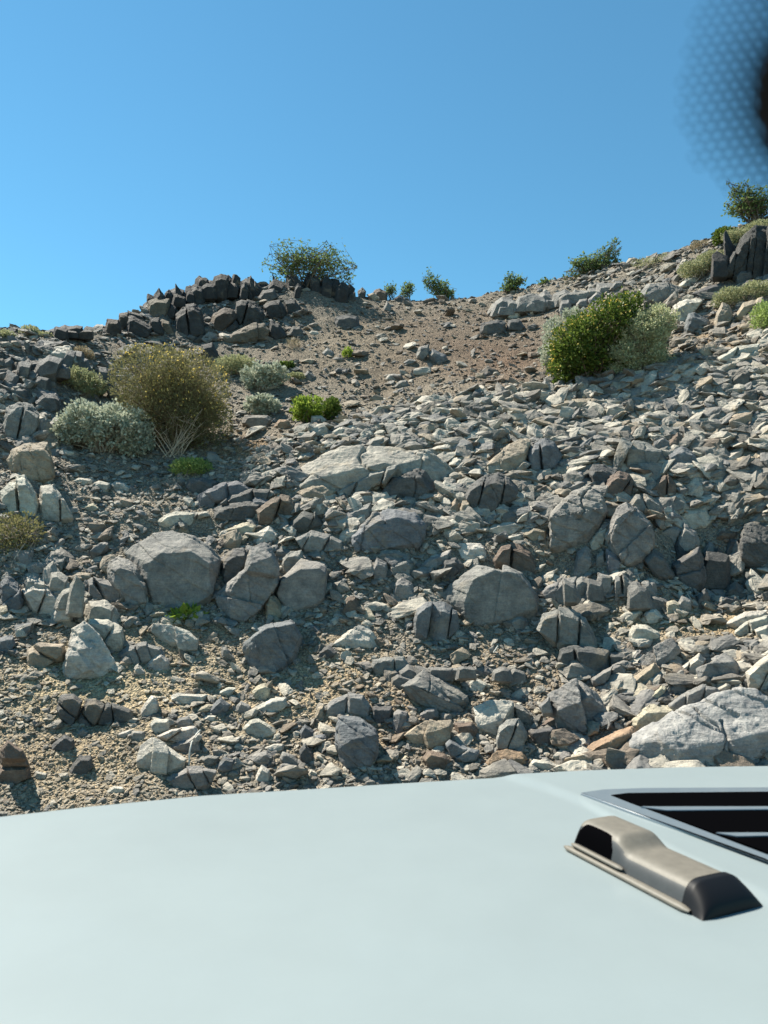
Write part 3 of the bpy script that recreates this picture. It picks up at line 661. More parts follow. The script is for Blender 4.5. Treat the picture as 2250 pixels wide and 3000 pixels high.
U2 b|15,590 40,510 130,520 155,590 140,645 30,660||end block|dark brown block ending the ridge crest above the big olive bush
U2 b|130,520 135,465 210,455 230,540 160,605|||
U2 d|190,600 205,490 240,480 350,540 410,580 400,655 280,665 190,645||ridge prism|dark prism-shaped ridge rock with a lit slanting edge
U2 d|200,440 330,480 370,520 330,535 210,485|||
U2 t|360,420 370,365 440,340 545,345 545,430 520,505 440,505 370,475||crest cube|squared tan block with a dark lid standing on the ridge crest
U2 d|490,510 545,430 560,380 600,420 590,500|||
U2 t|470,560 480,510 540,530 600,630 560,645 500,605|||
U2 d|380,500 460,500 500,620 430,645 390,565|||
U2 d|580,600 590,460 650,400 740,375 800,430 810,520 840,620 700,675 610,645||ridge face|great dark smooth-faced rock in the middle of the ridge
U2 d|690,360 720,260 760,230 810,260 830,360 790,425|||
U2 d|820,360 840,270 905,260 930,340 890,405|||
U2 b|870,570 900,470 990,420 1060,440 1090,490 1000,565 930,625|||
U2 d|1075,480 1080,360 1130,340 1240,370 1310,440 1310,520 1200,575 1120,590||ridge slab|tall dark squared slab above the fallen tan slab
U2 g|1260,340 1300,280 1390,265 1420,330 1340,385|||
U2 d|1300,400 1340,370 1440,350 1480,410 1490,480 1380,525 1330,475|||
U2 d|1470,360 1560,350 1610,430 1590,490 1500,485|||
U2 t|960,670 1090,610 1230,540 1310,530 1360,590 1320,660 1200,695 1040,715|1000,695 1050,645 1300,575 1355,605 1310,665 1180,693|fallen slab|long tan slab fallen at the foot of the dark ridge
U2 d|1345,620 1360,520 1430,550 1500,640 1400,685|||
U2 g|1430,540 1480,480 1560,520 1540,550 1450,563|||
U2 g|1510,630 1540,570 1600,570 1650,640 1560,665|||
U2 b|720,690 800,640 870,640 880,690 800,713|||
U2 d|800,720 890,700 960,830 920,865 830,805|||
U2 d|990,590 1080,520 1110,570 1010,625|||
U1 p|355,560 380,500 440,460 570,445 620,540 620,600 500,615 380,605|360,565 400,520 560,510 622,590 500,612|white-top|dark boulder with a whitish flat top among craggy ledges
U1 d|550,340 560,290 610,285 700,340 720,370 650,405|||
U1 g|20,1100 50,940 150,900 260,920 320,1000 320,1080 260,1165 120,1235 40,1205||ledge pillar|thick grey pillar of ledge rock beside the silvery bush
U1 d|790,590 860,600 940,740 990,900 900,895 830,740||dark rib|dark streaked rib of rock between two bushes
U1 d|0,800 60,780 210,800 230,860 150,893 0,883|||
U1 d|-40,640 0,590 90,540 120,580 100,650 0,680|||
U1 d|130,640 220,580 330,570 370,620 300,670 180,680|||
U1 d|240,760 330,690 420,720 420,800 310,820|||
U1 d|270,900 360,830 480,850 480,960 400,1000 300,960|||
U3 d|960,560 1000,525 1030,560 1020,620 970,623|||
U3 b|1085,560 1140,540 1200,570 1210,640 1130,645||crest knob|brown knob on the crest at the saddle
U3 d|1255,620 1300,595 1355,620 1350,650 1260,648|||
U3 t|790,640 810,595 835,600 830,653|||
U3 d|860,640 900,580 940,570 950,633|||
U3 t|1030,590 1090,570 1145,620 1100,640|||
U3 g|1170,700 1200,640 1235,690 1230,733|||
U3 d|760,850 780,770 900,750 980,780 980,863 880,875||wall ledge|low dark wall-like ledge at the top of the gully
U3 g|675,1060 720,1015 770,1060 770,1095 690,1093||gully nose|nose-shaped stone on gully gravel below the dark wall-like ledge
U3 d|755,1215 800,1180 865,1190 860,1228|||
U3 p|1110,940 1150,925 1215,935 1200,958 1130,958|||
U3 g|520,1250 560,1200 620,1250 590,1288|||
U3 t|490,1130 560,1105 625,1115 610,1148|||
U3 p|560,900 590,880 650,890 650,915 600,915|||
U7 p|910,440 940,405 1030,405 1050,440 940,458||white gully stone|whitish stone lying in the gully gravel
U7 g|980,510 1020,460 1080,450 1105,493|||
U7 g|965,550 1060,510 1060,543|||
U7 g|1160,250 1190,170 1260,160 1270,230 1200,303||gully heap|pale-topped stone crowning the heap in the gully
U7 l|1255,260 1290,195 1400,250 1410,300 1330,323 1270,293|||
U7 g|1050,310 1100,280 1160,290 1120,333|||
U7 p|300,800 310,740 400,740 430,780 360,815||herb stone|pale boulder in front of the bright green herb
U7 p|475,870 540,835 640,850 590,900 490,905|||
U7 o|0,830 50,770 120,775 150,820 60,850|||
C2 p|1300,50 1390,0 1470,20 1440,70 1330,75|||
U2 p|1120,1350 1150,1290 1260,1300 1340,1290 1380,1320 1350,1370 1200,1400||silver stone|pale stone in front of the small silvery bush
U4 d|430,890 440,820 530,810 560,800 640,800 640,893 520,918||gully ledge|dark step of rock across the reddish gully dirt
U4 d|640,890 665,795 750,790 795,850 780,893|||
U4 g|540,760 560,710 650,700 660,760 600,793|||
U4 p|650,760 690,710 760,700 770,760 690,793|||
U4 g|770,700 800,650 860,680 865,740 800,753|||
U4 g|860,650 950,600 1030,620 1020,690 900,713|||
U4 g|1070,610 1130,580 1330,550 1340,600 1200,645 1080,685||ridge shelf|broad smooth shelf of rock above the dark green bush
U4 g|1070,720 1090,640 1160,630 1190,690 1100,785|||
U4 g|1190,690 1240,630 1300,620 1320,680 1260,703|||
U4 g|1310,630 1380,560 1430,580 1400,640 1330,663|||
U4 g|1480,540 1530,480 1590,480 1590,520 1510,563|||
U4 g|890,1370 960,1270 1020,1310 1000,1375|||
U4 p|1240,1350 1320,1300 1480,1250 1490,1310 1400,1375 1280,1385||bush boulder|large pale boulder at the foot of the dark green bush
U4 d|790,1350 820,1290 890,1330 860,1375|||
U5 g|620,990 700,920 850,910 980,960 920,1050 760,1075 660,1035||tilted shelf|wide tilted shelf of grey rock above the pale shrub
U5 p|935,930 1000,870 1090,830 1120,900 1060,943|||
U5 p|1030,950 1150,900 1140,943|||
U5 d|1020,1000 1150,950 1300,900 1330,960 1180,1025|||
U5 d|1310,800 1390,640 1440,530 1560,440 1680,450 1720,600 1700,890 1560,905 1400,855||cliff|black fluted cliff block under the olive mat of plants
U5 d|1390,850 1430,800 1530,800 1550,860 1480,905 1400,925|||
U5 t|1380,1190 1460,1060 1620,1020 1640,1080 1560,1155 1490,1225||tan crag|tan crag with a lit top beside the pale shrubs
U5 t|1240,1150 1290,1070 1360,1090 1370,1180 1300,1305 1220,1295|||
U5 p|890,1100 1000,1040 1150,1030 1050,1090 980,1155 960,1225 910,1205|||
U5 l|980,1280 1010,1160 1060,1150 1180,1210 1200,1290 1080,1335||shaded face|blue-grey shaded rock face under a pale cap beside the pale shrub
U6 p|155,740 200,690 270,680 320,720 230,755|||
U6 t|150,800 260,760 450,750 560,790 480,833 330,850 200,835||tan log|long tan slab like a log on the scree below the dark green bush
U6 g|655,760 750,745 890,750 850,800 720,835 670,803|||
U6 p|1000,800 1090,770 1150,790 1130,850 1060,875|||
U6 g|1125,870 1140,780 1200,790 1250,840 1240,885|||
U6 t|1390,900 1440,860 1550,850 1545,1000 1460,995 1400,945|1395,915 1540,860 1543,995 1460,990|gravestone|flat-faced tan stone standing like a gravestone on the scree
U6 b|1550,790 1600,720 1690,730 1690,830 1590,855|||
U6 l|425,940 480,890 560,870 660,910 660,950 560,968 440,973||ink rock|inky blue low rock uphill of the square-cut boulder
U6 g|270,990 330,910 380,930 410,980 340,1018|||
U6 g|845,910 880,870 940,900 900,953|||
U6 g|1100,900 1180,890 1290,920 1280,980 1190,1005 1120,963|||
U6 g|1255,1000 1340,950 1420,940 1440,1000 1330,1045|||
U6 g|990,950 1060,930 1120,980 1130,1030 1030,1005|||
U6 b|705,1010 760,960 830,940 860,1000 780,1033|||
U6 p|670,870 720,840 800,850 790,885 700,893|||
U6 g|1060,510 1110,450 1200,430 1230,480 1170,513 1070,533||grey rump|smooth grey stone at the top edge of the scree under the crag
U6 t|1170,420 1240,370 1290,380 1300,440 1250,493|||
U6 p|1310,470 1440,390 1600,370 1650,420 1520,453 1370,493||scree lip|long pale stone along the upper lip of the scree
U6 p|1500,470 1570,410 1650,430 1620,480 1540,503|||
U6 g|1380,570 1500,480 1600,480 1590,540 1460,593|||
U6 p|1190,650 1260,610 1360,600 1370,640 1250,693|||
U6 p|820,710 900,670 1010,650 1010,690 870,723|||
U6 d|1260,740 1340,690 1440,660 1460,700 1380,750 1290,760|||
U6 d|1300,840 1360,760 1450,740 1480,800 1400,860|||
"""
# ------------------------------------------------------------------ every boulder and stone large enough to single out
PAL = {'g': (.212, .205, .190), 'd': (.104, .102, .098), 't': (.300, .250, .188), 'b': (.150, .115, .090), 'p': (.425, .400, .345),
       'l': (.155, .160, .167), 'y': (.390, .350, .265), 'o': (.275, .195, .130), 'v': (.290, .288, .278)}
WORD = {'g': 'grey', 'd': 'dark', 't': 'tan', 'b': 'brown', 'p': 'pale', 'l': 'blue-grey', 'y': 'yellowish', 'o': 'rusty', 'v': 'blue-grey'}
specs = []
for i, line in enumerate(ROCKS.strip().splitlines()):
    h, out, fr, short, label = line.split('|'); crop, col = h.split(); ox, oy, sc = CROP[crop]
    P = lambda s: [(ox + sc * float(a.split(',')[0]), oy + sc * float(a.split(',')[1])) for a in s.split()]
    o = np.array(P(out)); lo, hi = o.min(0), o.max(0)
    specs.append(dict(i=i, col=col, out=o, fr=P(fr) if fr else None, short=short, label=label, ridge=crop == 'U2' or short == 'cliff', c=(lo + hi) / 2, wh=hi - lo, area=float(np.prod(hi - lo))))
cut = sorted((s['area'] for s in specs if not s['short']), reverse=True)[:300 - sum(1 for s in specs if s['short'])][-1]
marks = [s for s in specs if s['short']]
def describe(s, used):
    """how it looks, and the two named rocks it lies between or the one it lies beside"""
    w, h = s['wh']; ar = w / h; size = math.sqrt(s['area'])
    shape = 'flat slab' if ar > 2.2 else 'long stone' if ar > 1.55 else 'upright stone' if ar < .75 else 'wedge-shaped stone' if len(s['out']) <= 4 else 'angular stone' if len(s['out']) <= 5 else 'blocky stone'
    big = 'small ' if size < 34 else 'large ' if size > 85 else ''
    near = sorted((m for m in marks if m is not s), key=lambda m: np.linalg.norm(m['c'] - s['c']))[:6]
    tries = []
    for m in near:
        dx, dy = s['c'] - m['c']
        rel = ('just uphill of' if dy < 0 else 'just downhill of') if abs(dy) > .7 * abs(dx) else 'beside'
        tries.append(f"{big}{WORD[s['col']]} {shape} {rel} the {m['short']}")
    for a in range(4):
        for b in range(a + 1, 5):
            tries.insert(1 + 2 * a, f"{big}{WORD[s['col']]} {shape} between the {near[a]['short']} and the {near[b]['short']}")
    for t in tries:
        if t not in used: break
    used.add(t); return t
used = set(); rocks = []; leftover = []
for s in specs:
    o = s['out']; base = o[:, 1].max(); cx = s['c'][0]
    d = hit(cx, base - .06 * s['wh'][1])
    flat = s['wh'][0] / s['wh'][1]; d -= .10 * math.sqrt(s['area']) * d / FPX
    smoothies = ('big slab', 'giant boulder', 'round boulder', 'domed boulder', 'blue wedge', 'white-top')
    if s['short'] == 'cliff': V, F, size = fractured(o, None, d, .7, 5.0, 3, 1.0, 5, True)
    elif s['area'] > 6500 and s['short'] not in smoothies and (s['i'] % 4 != 0 or s['short'] == 'great dome'):
        V, F, size = fractured(o, s['fr'], d, .85 if flat < 1.6 else .65, 5.0, s['i'] + 11, .6 if s['short'] == 'great dome' else .9, 2 if s['short'] == 'great dome' else 3 if s['area'] > 15000 or flat > 2 else 2)
    else: V, F, size = body(o, s['fr'], d, .85 if flat < 1.6 else .65, 5.0, s['i'] + 11, .8 if s['short'] in ('big slab', 'giant boulder') else .55 if s['short'] in ('round boulder', 'great dome', 'domed boulder') else 1.0, .06, np.array([.95, .2, .1]) if s['short'] == 'cliff' else None, 0 if s['ridge'] or s['short'] in ('great dome', 'round boulder') else 2 if s['fr'] else 4)
    s['d'] = d
    if not s['short'] and s['area'] < cut:
        leftover.append((V, F, np.array(PAL[s['col']]))); continue
    org = np.array([V[:, 0].mean(), V[:, 1].mean(), V[:, 2].min()])
    name = 'boulder' if size > .42 else 'flat_stone' if flat > 2.2 else 'stone'
    ob = link(name, make_mesh(name, V - org, F, True, [M_ROCK]), loc=org)
    jit = 1 + .14 * (rng.random(3) * .25 + rng.random() - .6)
    if s['ridge']: jit = jit * .48
    if s['short'] == 'big slab': jit = jit * .72
    ob.color = (*np.clip(np.array(PAL[s['col']]) * jit, 0, 1), 1)
    lab = s['label'] or describe(s, used); used.add(lab)
    tag(ob, lab, 'boulder' if size > .42 else 'rock', 'boulders and stones strewn over the slope')
    rocks.append(ob)

# ------------------------------------------------------------------ countless loose rubble: one object
def pebble(k, fine):
    r = np.random.default_rng(100 + k); n = 11 + k % 6
    P = r.normal(size=(n, 3)); P /= np.linalg.norm(P, axis=1, keepdims=True)
    P *= np.array([1.0, .55 + .4 * r.random(), .20 + .38 * r.random()]) * (.8 + .35 * r.random((n, 1)))
    if k % 3 == 0: P[:, 2] = np.clip(P[:, 2], -.26, .26)
    V, F = hull(P)
    for _ in range(2 if fine else 1): V, F = split(V, F)
    nn = normals(V, F)
    V = smooth(V, F, .10, 1) + nn * (.07 * fbm(V * 2.3 + k, k, 3) + .05 * fbm(V * 6 + k, k + 3, 2, True))[:, None]
    return V, F
PEB = [(pebble(k, False), pebble(k, True)) for k in range(26)]
def zone(px, py):
    """expected stone size (m), how flat they lie, and the mix of colours, by place"""
    n = len(px); size = np.full(n, .026); sig = np.full(n, .55)
    lip = np.interp(px, [560, 800, 1150, 1400, 1600, 1900, 2250], [1400, 1290, 1200, 1150, 1140, 1090, 980])
    scree = (py > lip) & (py < np.interp(px, [600, 1100, 1500, 1900, 2250], [1480, 1640, 1660, 1560, 1500])) & (px > 700)
    size[scree] = np.interp(px[scree], [700, 1300, 2250], [.054, .078, .100]); sig[scree] = .5
    gully = (py < lip) & (py > 860) & (px > 560) & (px < 1700); size[gully] = .019; sig[gully] = .7
    ridge = (py < 1130) & (px < 560) | (py < 1000) & (px < 900) | (py < lip - 10) & (px > 1700); size[ridge] = .045; sig[ridge] = .55
    mid = (py > 1560) & (py < 1830); size[mid] = .024; sig[mid] = .68
    low = py >= 1830; size[low] = .0155; sig[low] = .66
    gr = (py > 2130) & (px < 640); size[gr] = .013; sig[gr] = .45
    lowright = (py > 1880) & (px > 1650); size[lowright] = .032
    cr = (px < 170) & (py > 1000) & (py < 1330); size[cr] = .06
    return size, sig, scree, gully, ridge
MIXN = 90000
yy = 4.5 + (16.6 - 4.5) * rng.random(MIXN * 3) ** 1.75
xx = (rng.random(MIXN * 3) * 2 - 1) * (.60 * yy + .6)
zz = ground_z(xx, yy); Q = np.stack([xx, yy, zz], -1); qx, qy = project(Q)
keep = (qy > 560) & (qy < 2700); 
dens = np.where(yy < 7.6, 1.0, np.where(yy < 10.4, .58, .46))
soft = np.exp(-((qx - 380) / 260) ** 2 - ((qy - 2030) / 90) ** 2) + np.exp(-((qx - 2050) / 170) ** 2 - ((qy - 1830) / 40) ** 2) + .7 * np.exp(-((qx - 1400) / 260) ** 2 - ((qy - 1010) / 70) ** 2)
for s in specs:                                                      # no rubble inside the bodies of the big rocks
    if s['area'] < 6000: continue
    u, v = (qx - s['c'][0]) / (s['wh'][0] * .44), (qy - s['c'][1]) / (s['wh'][1] * .44); k = s['d']
    keep &= ~((u * u + v * v < 1) & (Q[:, 1] > k - .25) & (Q[:, 1] < k + math.sqrt(s['area']) * k / FPX * 1.1))
keep &= rng.random(len(yy)) < dens * (1 - .55 * np.clip(soft, 0, 1)) * 1.0
Q, qx, qy = Q[keep][:MIXN], qx[keep][:MIXN], qy[keep][:MIXN]
size, sig, zs, zg, zr = zone(qx, qy)
sz = np.clip(size * np.exp(sig * rng.normal(size=len(Q))), .010, .20)
eps = .05
nx_ = -(ground_z(Q[:, 0] + eps, Q[:, 1]) - ground_z(Q[:, 0] - eps, Q[:, 1])) / (2 * eps)
ny_ = -(ground_z(Q[:, 0], Q[:, 1] + eps) - ground_z(Q[:, 0], Q[:, 1] - eps)) / (2 * eps)
up = np.stack([np.clip(nx_, -1, 1) * .8, np.clip(ny_, -1, 1) * .62, np.ones(len(Q))], -1) + rng.normal(size=(len(Q), 3)) * .36
up /= np.linalg.norm(up, axis=1, keepdims=True)
ang = rng.random(len(Q)) * 2 * np.pi; a = np.stack([np.cos(ang), np.sin(ang) * .7, np.zeros(len(Q))], -1)
a -= up * (a * up).sum(1, keepdims=True); a /= np.linalg.norm(a, axis=1, keepdims=True); bvec = np.cross(up, a)
cols = np.array([PAL[k] for k in 'gpltbdyo'])
wz = np.tile([.34, .25, .13, .10, .05, .12, .008, .002], (len(Q), 1))
wz[zs] = [.36, .33, .12, .08, .02, .09, 0, 0]; wz[zg] = [.32, .10, .09, .14, .18, .17, .0, .0]; wz[zr] = [.34, .08, .1, .08, .1, .30, 0, 0]
cum = wz.cumsum(1); pick = (rng.random((len(Q), 1)) * cum[:, -1:] > cum).sum(1)
tint = cols[pick] * (1 + .28 * (rng.random((len(Q), 1)) - .5)) * .96
soil = soil_tint(qx, qy, Q); mixw = np.clip(.28 + .42 * (sz < .03), 0, .7)[:, None]; tint = tint * (1 - mixw) + soil * 1.12 * mixw
VV, FF, TT, off = [], [], [], 0
kind = rng.integers(0, len(PEB), len(Q)); fine = sz * FPX / Q[:, 1] > 13
for k in range(len(PEB)):
    for fi in (0, 1):
        sel = np.where((kind == k) & (fine == bool(fi)))[0]
        if not len(sel): continue
        V, F = PEB[k][fi]
        R = np.stack([a[sel], bvec[sel], up[sel]], 1) * sz[sel][:, None, None]          # rows: axes
        W = np.einsum('vi,sij->svj', V, R) + Q[sel][:, None, :] + (up[sel] * (sz[sel] * .22)[:, None])[:, None, :]
        VV.append(W.reshape(-1, 3)); TT.append(np.repeat(tint[sel], len(V), 0))
        FF.append((F[None] + (np.arange(len(sel)) * len(V))[:, None, None] + off).reshape(-1, 3)); off += len(sel) * len(V)
for V, F, c in leftover:
    VV.append(V); TT.append(np.repeat(c[None], len(V), 0)); FF.append(F + off); off += len(V)
rub = link("loose_rubble", make_mesh("loose_rubble", np.concatenate(VV), np.concatenate(FF), False, [M_RUB], np.concatenate(TT)))
rub["kind"] = "stuff"; tag(rub, "loose grey and tan rubble covering the whole slope between the boulders", "rubble")

# ------------------------------------------------------------------ jagged upright bedrock blades: each outcrop is one body of rock
def outcrop(name, label, line, n, wpx, hpx, seed, col, lean=.12):
    r = np.random.default_rng(seed); Vs, Fs, off = [], [], 0; line = np.array(line, float)
    for k in range(n):
        t = (k + r.random()) / n * (len(line) - 1); i = min(int(t), len(line) - 2); px, py, d = line[i] * (1 - t + i) + line[i + 1] * (t - i)
        wv, hv = wpx * (.5 + r.random()), hpx * (.35 + .9 * r.random() ** 1.6); lx = hv * (lean + .26 * r.normal()); d2 = d + .35 * r.normal() * .5
        q = r.random(4); o = [(px - wv * .62, py + hpx * .5), (px - wv * .5 + lx * .6, py - hv * (.5 + .5 * q[0])), (px - wv * (.45 - .5 * q[1]) + lx, py - hv), (px + wv * .45 + lx, py - hv * (.35 + .55 * q[2])), (px + wv * .62, py + hpx * .5)]
        V, F, s = body(o, None, d2, .55 + .5 * r.random(), 4.0, seed * 7 + k, .45, .0, np.array([.95, .2, .1]), 4); Vs.append(V); Fs.append(F + off); off += len(V)
    V = np.concatenate(Vs); org = np.array([V[:, 0].mean(), V[:, 1].mean(), V[:, 2].min()])
    ob = link(name, make_mesh(name, V - org, np.concatenate(Fs), True, [M_ROCK]), loc=org); ob.color = (*col, 1); tag(ob, label, 'rock outcrop'); return ob
outcrop("bedrock_outcrop", "jagged dark crest of upright rock blades along the ridge under the largest skyline bush", [(430, 915, 13.2), (505, 885, 13.5), (600, 855, 13.8), (680, 850, 14.0), (760, 860, 14.2), (850, 850, 14.4), (950, 855, 14.5), (1010, 885, 14.6)], 105, 30, 46, 5, (.040, .038, .037))
outcrop("bedrock_outcrop", "low dark jagged outcrop on the skyline among the craggy ledges", [(160, 985, 11.5), (215, 975, 11.7), (290, 985, 12.0), (330, 1000, 12.2)], 22, 40, 28, 6, (.05, .047, .045))
outcrop("bedrock_outcrop", "dark fluted outcrop of upright blades on the black cliff at the top of the slope", [(2110, 775, 11.95), (2170, 760, 11.85), (2250, 755, 11.8), (2330, 745, 11.8)], 20, 34, 80, 8, (.045, .043, .042), .06)

DG, GG, LG = np.array(PAL['d']), np.array(PAL['g']), np.array(PAL['l'])
outcrop("bedrock_outcrop", "broken dark ledges of bedrock stepping down beside the brown block under the big smooth slab", [(520, 1490, 8.42), (640, 1475, 8.5), (760, 1500, 8.35), (830, 1520, 8.25)], 19, 70, 42, 21, LG * .9, .25)
outcrop("bedrock_outcrop", "jagged grey ledge running across the slope above the largest domed boulder", [(1080, 1560, 8.05), (1180, 1540, 8.1), (1300, 1560, 8.05), (1440, 1600, 7.9)], 17, 62, 46, 22, GG * .75, .2)
outcrop("bedrock_outcrop", "row of low split bedrock blades at the foot of the pointed triangular boulder", [(1620, 1750, 7.45), (1720, 1735, 7.5), (1830, 1750, 7.45), (1940, 1770, 7.4)], 40, 60, 50, 23, GG * .8, .05)
outcrop("bedrock_outcrop", "dark broken bedrock wall at the back of the shaded hollow", [(1960, 1690, 7.75), (2060, 1680, 7.85), (2160, 1690, 7.85), (2260, 1690, 7.8)], 20, 56, 90, 24, DG * .7, .05)
outcrop("bedrock_outcrop", "pale crumbling bedrock ribs along the bank beside the cracked round boulders", [(30, 1760, 7.0), (120, 1720, 7.15), (210, 1760, 7.1), (290, 1810, 6.95)], 20, 56, 70, 25, np.array([.30, .285, .25]), .3)
outcrop("bedrock_outcrop", "grey band of stepped bedrock below the crest, uphill of the glossy green bush", [(1450, 912, 13.85), (1560, 895, 13.7), (1680, 880, 13.5), (1800, 870, 13.2)], 34, 58, 34, 26, GG, .3)
outcrop("bedrock_outcrop", "craggy dark ledges climbing the bank behind the ledge pillar", [(-20, 1150, 9.65), (60, 1110, 9.9), (150, 1090, 10.2), (230, 1060, 10.7)], 26, 48, 46, 27, DG * 1.3, .35)
outcrop("bedrock_outcrop", "upper line of craggy dark ledges between the whitish-topped boulder and the skyline", [(-20, 1060, 10.2), (60, 1050, 10.5), (140, 1030, 10.9)], 24, 56, 36, 28, DG * 1.3, .3)
outcrop("bedrock_outcrop", "fractured grey ledge in the dirt between the long dark ledge and the big stepped boulder", [(1180, 2000, 6.4), (1300, 1975, 6.5), (1420, 1965, 6.55), (1520, 1990, 6.5)], 17, 72, 38, 29, GG * .8, .15)
outcrop("bedrock_outcrop", "splintered grey ledge uphill of the tall cracked boulder and the domed boulder", [(690, 1640, 7.75), (790, 1620, 7.8), (880, 1640, 7.75), (960, 1660, 7.7)], 18, 52, 56, 30, GG * .8, .1)
# ------------------------------------------------------------------ the car: hood, vent, hood block, dotted windshield edge, mirror housing
HZ = -.50
M_PAINT = plain("white_paint", (.190, .226, .232), .5, .3, .08, var=.04, scale=3.0)
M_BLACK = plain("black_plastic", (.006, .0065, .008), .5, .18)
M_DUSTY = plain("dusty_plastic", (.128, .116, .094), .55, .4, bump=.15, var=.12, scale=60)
M_SHADED = plain("shaded_plastic", (.038, .041, .042), .5, .4, bump=.1, var=.1, scale=60)  # block sides: same plastic, shade put into a darker colour
M_RIM = plain("vent_paint", (.115, .145, .17), .35, .5, .4)
M_SHADE_PRINT = plain("shade_print_black", (.0016, .0016, .002), 1.0, 0.0)  # black for the painted shade of openings and for printed dots
def onhood(px, py, z=0.0):
    r = rays(px, py); return r * ((HZ + z) / r[..., 2:3])
car = empty("car", (0, 1.0, -1.62)); tag(car, "white car seen from inside, its hood carrying a black vent and a block", "car")
def part(name, me, parent=car):
    o = link(name, me, parent); o.matrix_parent_inverse = Matrix.Translation(-Vector(parent.location)) if parent is car else Matrix()
    return o
crease = onhood(np.array([1470, 1600, 1700, 1860, 2010, 2250, 2600]), np.array([2272, 2312, 2350, 2440, 2520, 2640, 2790]))
front = onhood(np.array([-700, -300, 0, 270, 610, 950, 1125, 1424, 1695, 1968, 2250, 2700, 3300]), np.array([2520, 2420, 2372, 2342, 2310, 2290, 2279, 2262, 2248, 2239, 2235, 2232, 2240]))
def hood_z(x, y, yf):
    # gentle crown, raised middle beyond the crease, rolled front lip
    cy = np.interp(x, np.sort(crease[:, 0]), crease[np.argsort(crease[:, 0]), 1]); 
    q = (y - cy) * 1.0; rise = .007 * (np.clip(q / .11 + .5, 0, 1) ** 2 * (3 - 2 * np.clip(q / .11 + .5, 0, 1)))
    rise = np.where(x > crease[:, 0].min() - .02, rise, 0) * np.clip((x - crease[0, 0] + .03) / .06, 0, 1)
    t = np.clip((y - (yf - .09)) / .09, 0, 1)
    return HZ + rise - .030 * t ** 3 - .012 * np.clip(t - .8, 0, 1)
nu, nv = 520, 400
fx = np.linspace(front[:, 0].min(), front[:, 0].max(), nu); fy = np.interp(fx, front[:, 0], front[:, 1])
s = np.linspace(0, 1, nv); s = 1 - (1 - s) ** 1.6
HX = np.repeat(fx[None], nv, 0); HY = .42 + (fy[None] - .42) * s[:, None]
HZZ = hood_z(HX, HY, np.repeat(fy[None], nv, 0))
hv = np.stack([HX, HY, HZZ], -1).reshape(-1, 3); ii = np.arange(nv * nu).reshape(nv, nu)
hf = np.stack([ii[:-1, :-1], ii[:-1, 1:], ii[1:, 1:], ii[1:, :-1]], -1).reshape(-1, 4)
edge = np.concatenate([ii[-1, ::-1], ii[::-1, 0], ii[0, :], ii[:, -1]])                # skirt: nose, flanks
low = hv[edge].copy(); mid = low.copy(); low[:, 2] -= .62; low[:, 1] += np.where(low[:, 1] > .6, -.06, 0); mid[:, 2] -= .012
n0 = len(hv); m = len(edge); e2 = np.roll(np.arange(m), -1)
sk1 = np.stack([edge, n0 + np.arange(m), n0 + e2, edge[e2]], -1); sk2 = np.stack([n0 + np.arange(m), n0 + m + np.arange(m), n0 + m + e2, n0 + e2], -1)
hood = part("hood", make_mesh("hood", np.vstack([hv, mid, low]), np.vstack([hf, sk1, sk2]), True, [M_PAINT]))
def prism(poly, z0, z1, inset=0.0):
    poly = np.array(poly); c = poly.mean(0); n = len(poly)
    top = c + (poly - c) * (1 - inset)
    V = np.vstack([np.c_[poly[:, :2], np.full(n, z0)], np.c_[top[:, :2], np.full(n, z1)]])
    T = [[0, i, i + 1] for i in range(1, n - 1)]
    F = [[a[0], a[2], a[1]] for a in T] + [[x + n for x in a] for a in T]
    for i in range(n):
        j = (i + 1) % n; F += [[i, j, n + j], [i, n + j, n + i]]
    return V, np.array(F)
def join(parts):
    off = 0; Vs, Fs = [], []
    for V, F in parts: Vs.append(V); Fs.append(F + off); off += len(V)
    return np.concatenate(Vs), np.concatenate(Fs)
def bevelled(ob, wd, seg=3):
    b = ob.modifiers.new("bevel", 'BEVEL'); b.width = wd; b.segments = seg; b.limit_method = 'ANGLE'; b.angle_limit = math.radians(25)
    return ob
zr = .0078
def flat(pts): return onhood(np.array([p[0] for p in pts], float), np.array([p[1] for p in pts], float), zr)
vent = part("hood_vent", make_mesh("hood_vent", *prism(flat([(1697, 2327), (1760, 2318), (1900, 2313), (2250, 2311), (2620, 2313), (2700, 2560), (2420, 2600), (2250, 2527), (1990, 2436), (1830, 2378)]), HZ + zr - .004, HZ + zr + .005, .012), False, [M_RIM]))
bevelled(vent, .003)
o = link("vent_opening_shade", make_mesh("vent_opening_shade", *prism(flat([(1790, 2337), (1840, 2331), (2250, 2327), (2590, 2329), (2640, 2560), (2420, 2578), (2250, 2508), (1990, 2412), (1850, 2361)]), HZ + zr + .003, HZ + zr + .0062), False, [M_SHADE_PRINT]), vent)  # black plate on top, painted as the shade inside the louvres
for poly in ([(1874, 2374), (1930, 2376), (2250, 2374), (2600, 2374), (2602, 2381), (2250, 2382), (1950, 2385)], [(2095, 2452), (2150, 2453), (2250, 2452), (2612, 2452), (2614, 2459), (2250, 2461), (2160, 2463)], [(2290, 2522), (2330, 2521), (2630, 2520), (2632, 2528), (2345, 2531)]):
    o = link("slat", make_mesh("slat", *prism(flat(poly), HZ + zr + .002, HZ + zr + .0085, .01), False, [M_RIM]), vent); bevelled(o, .002)
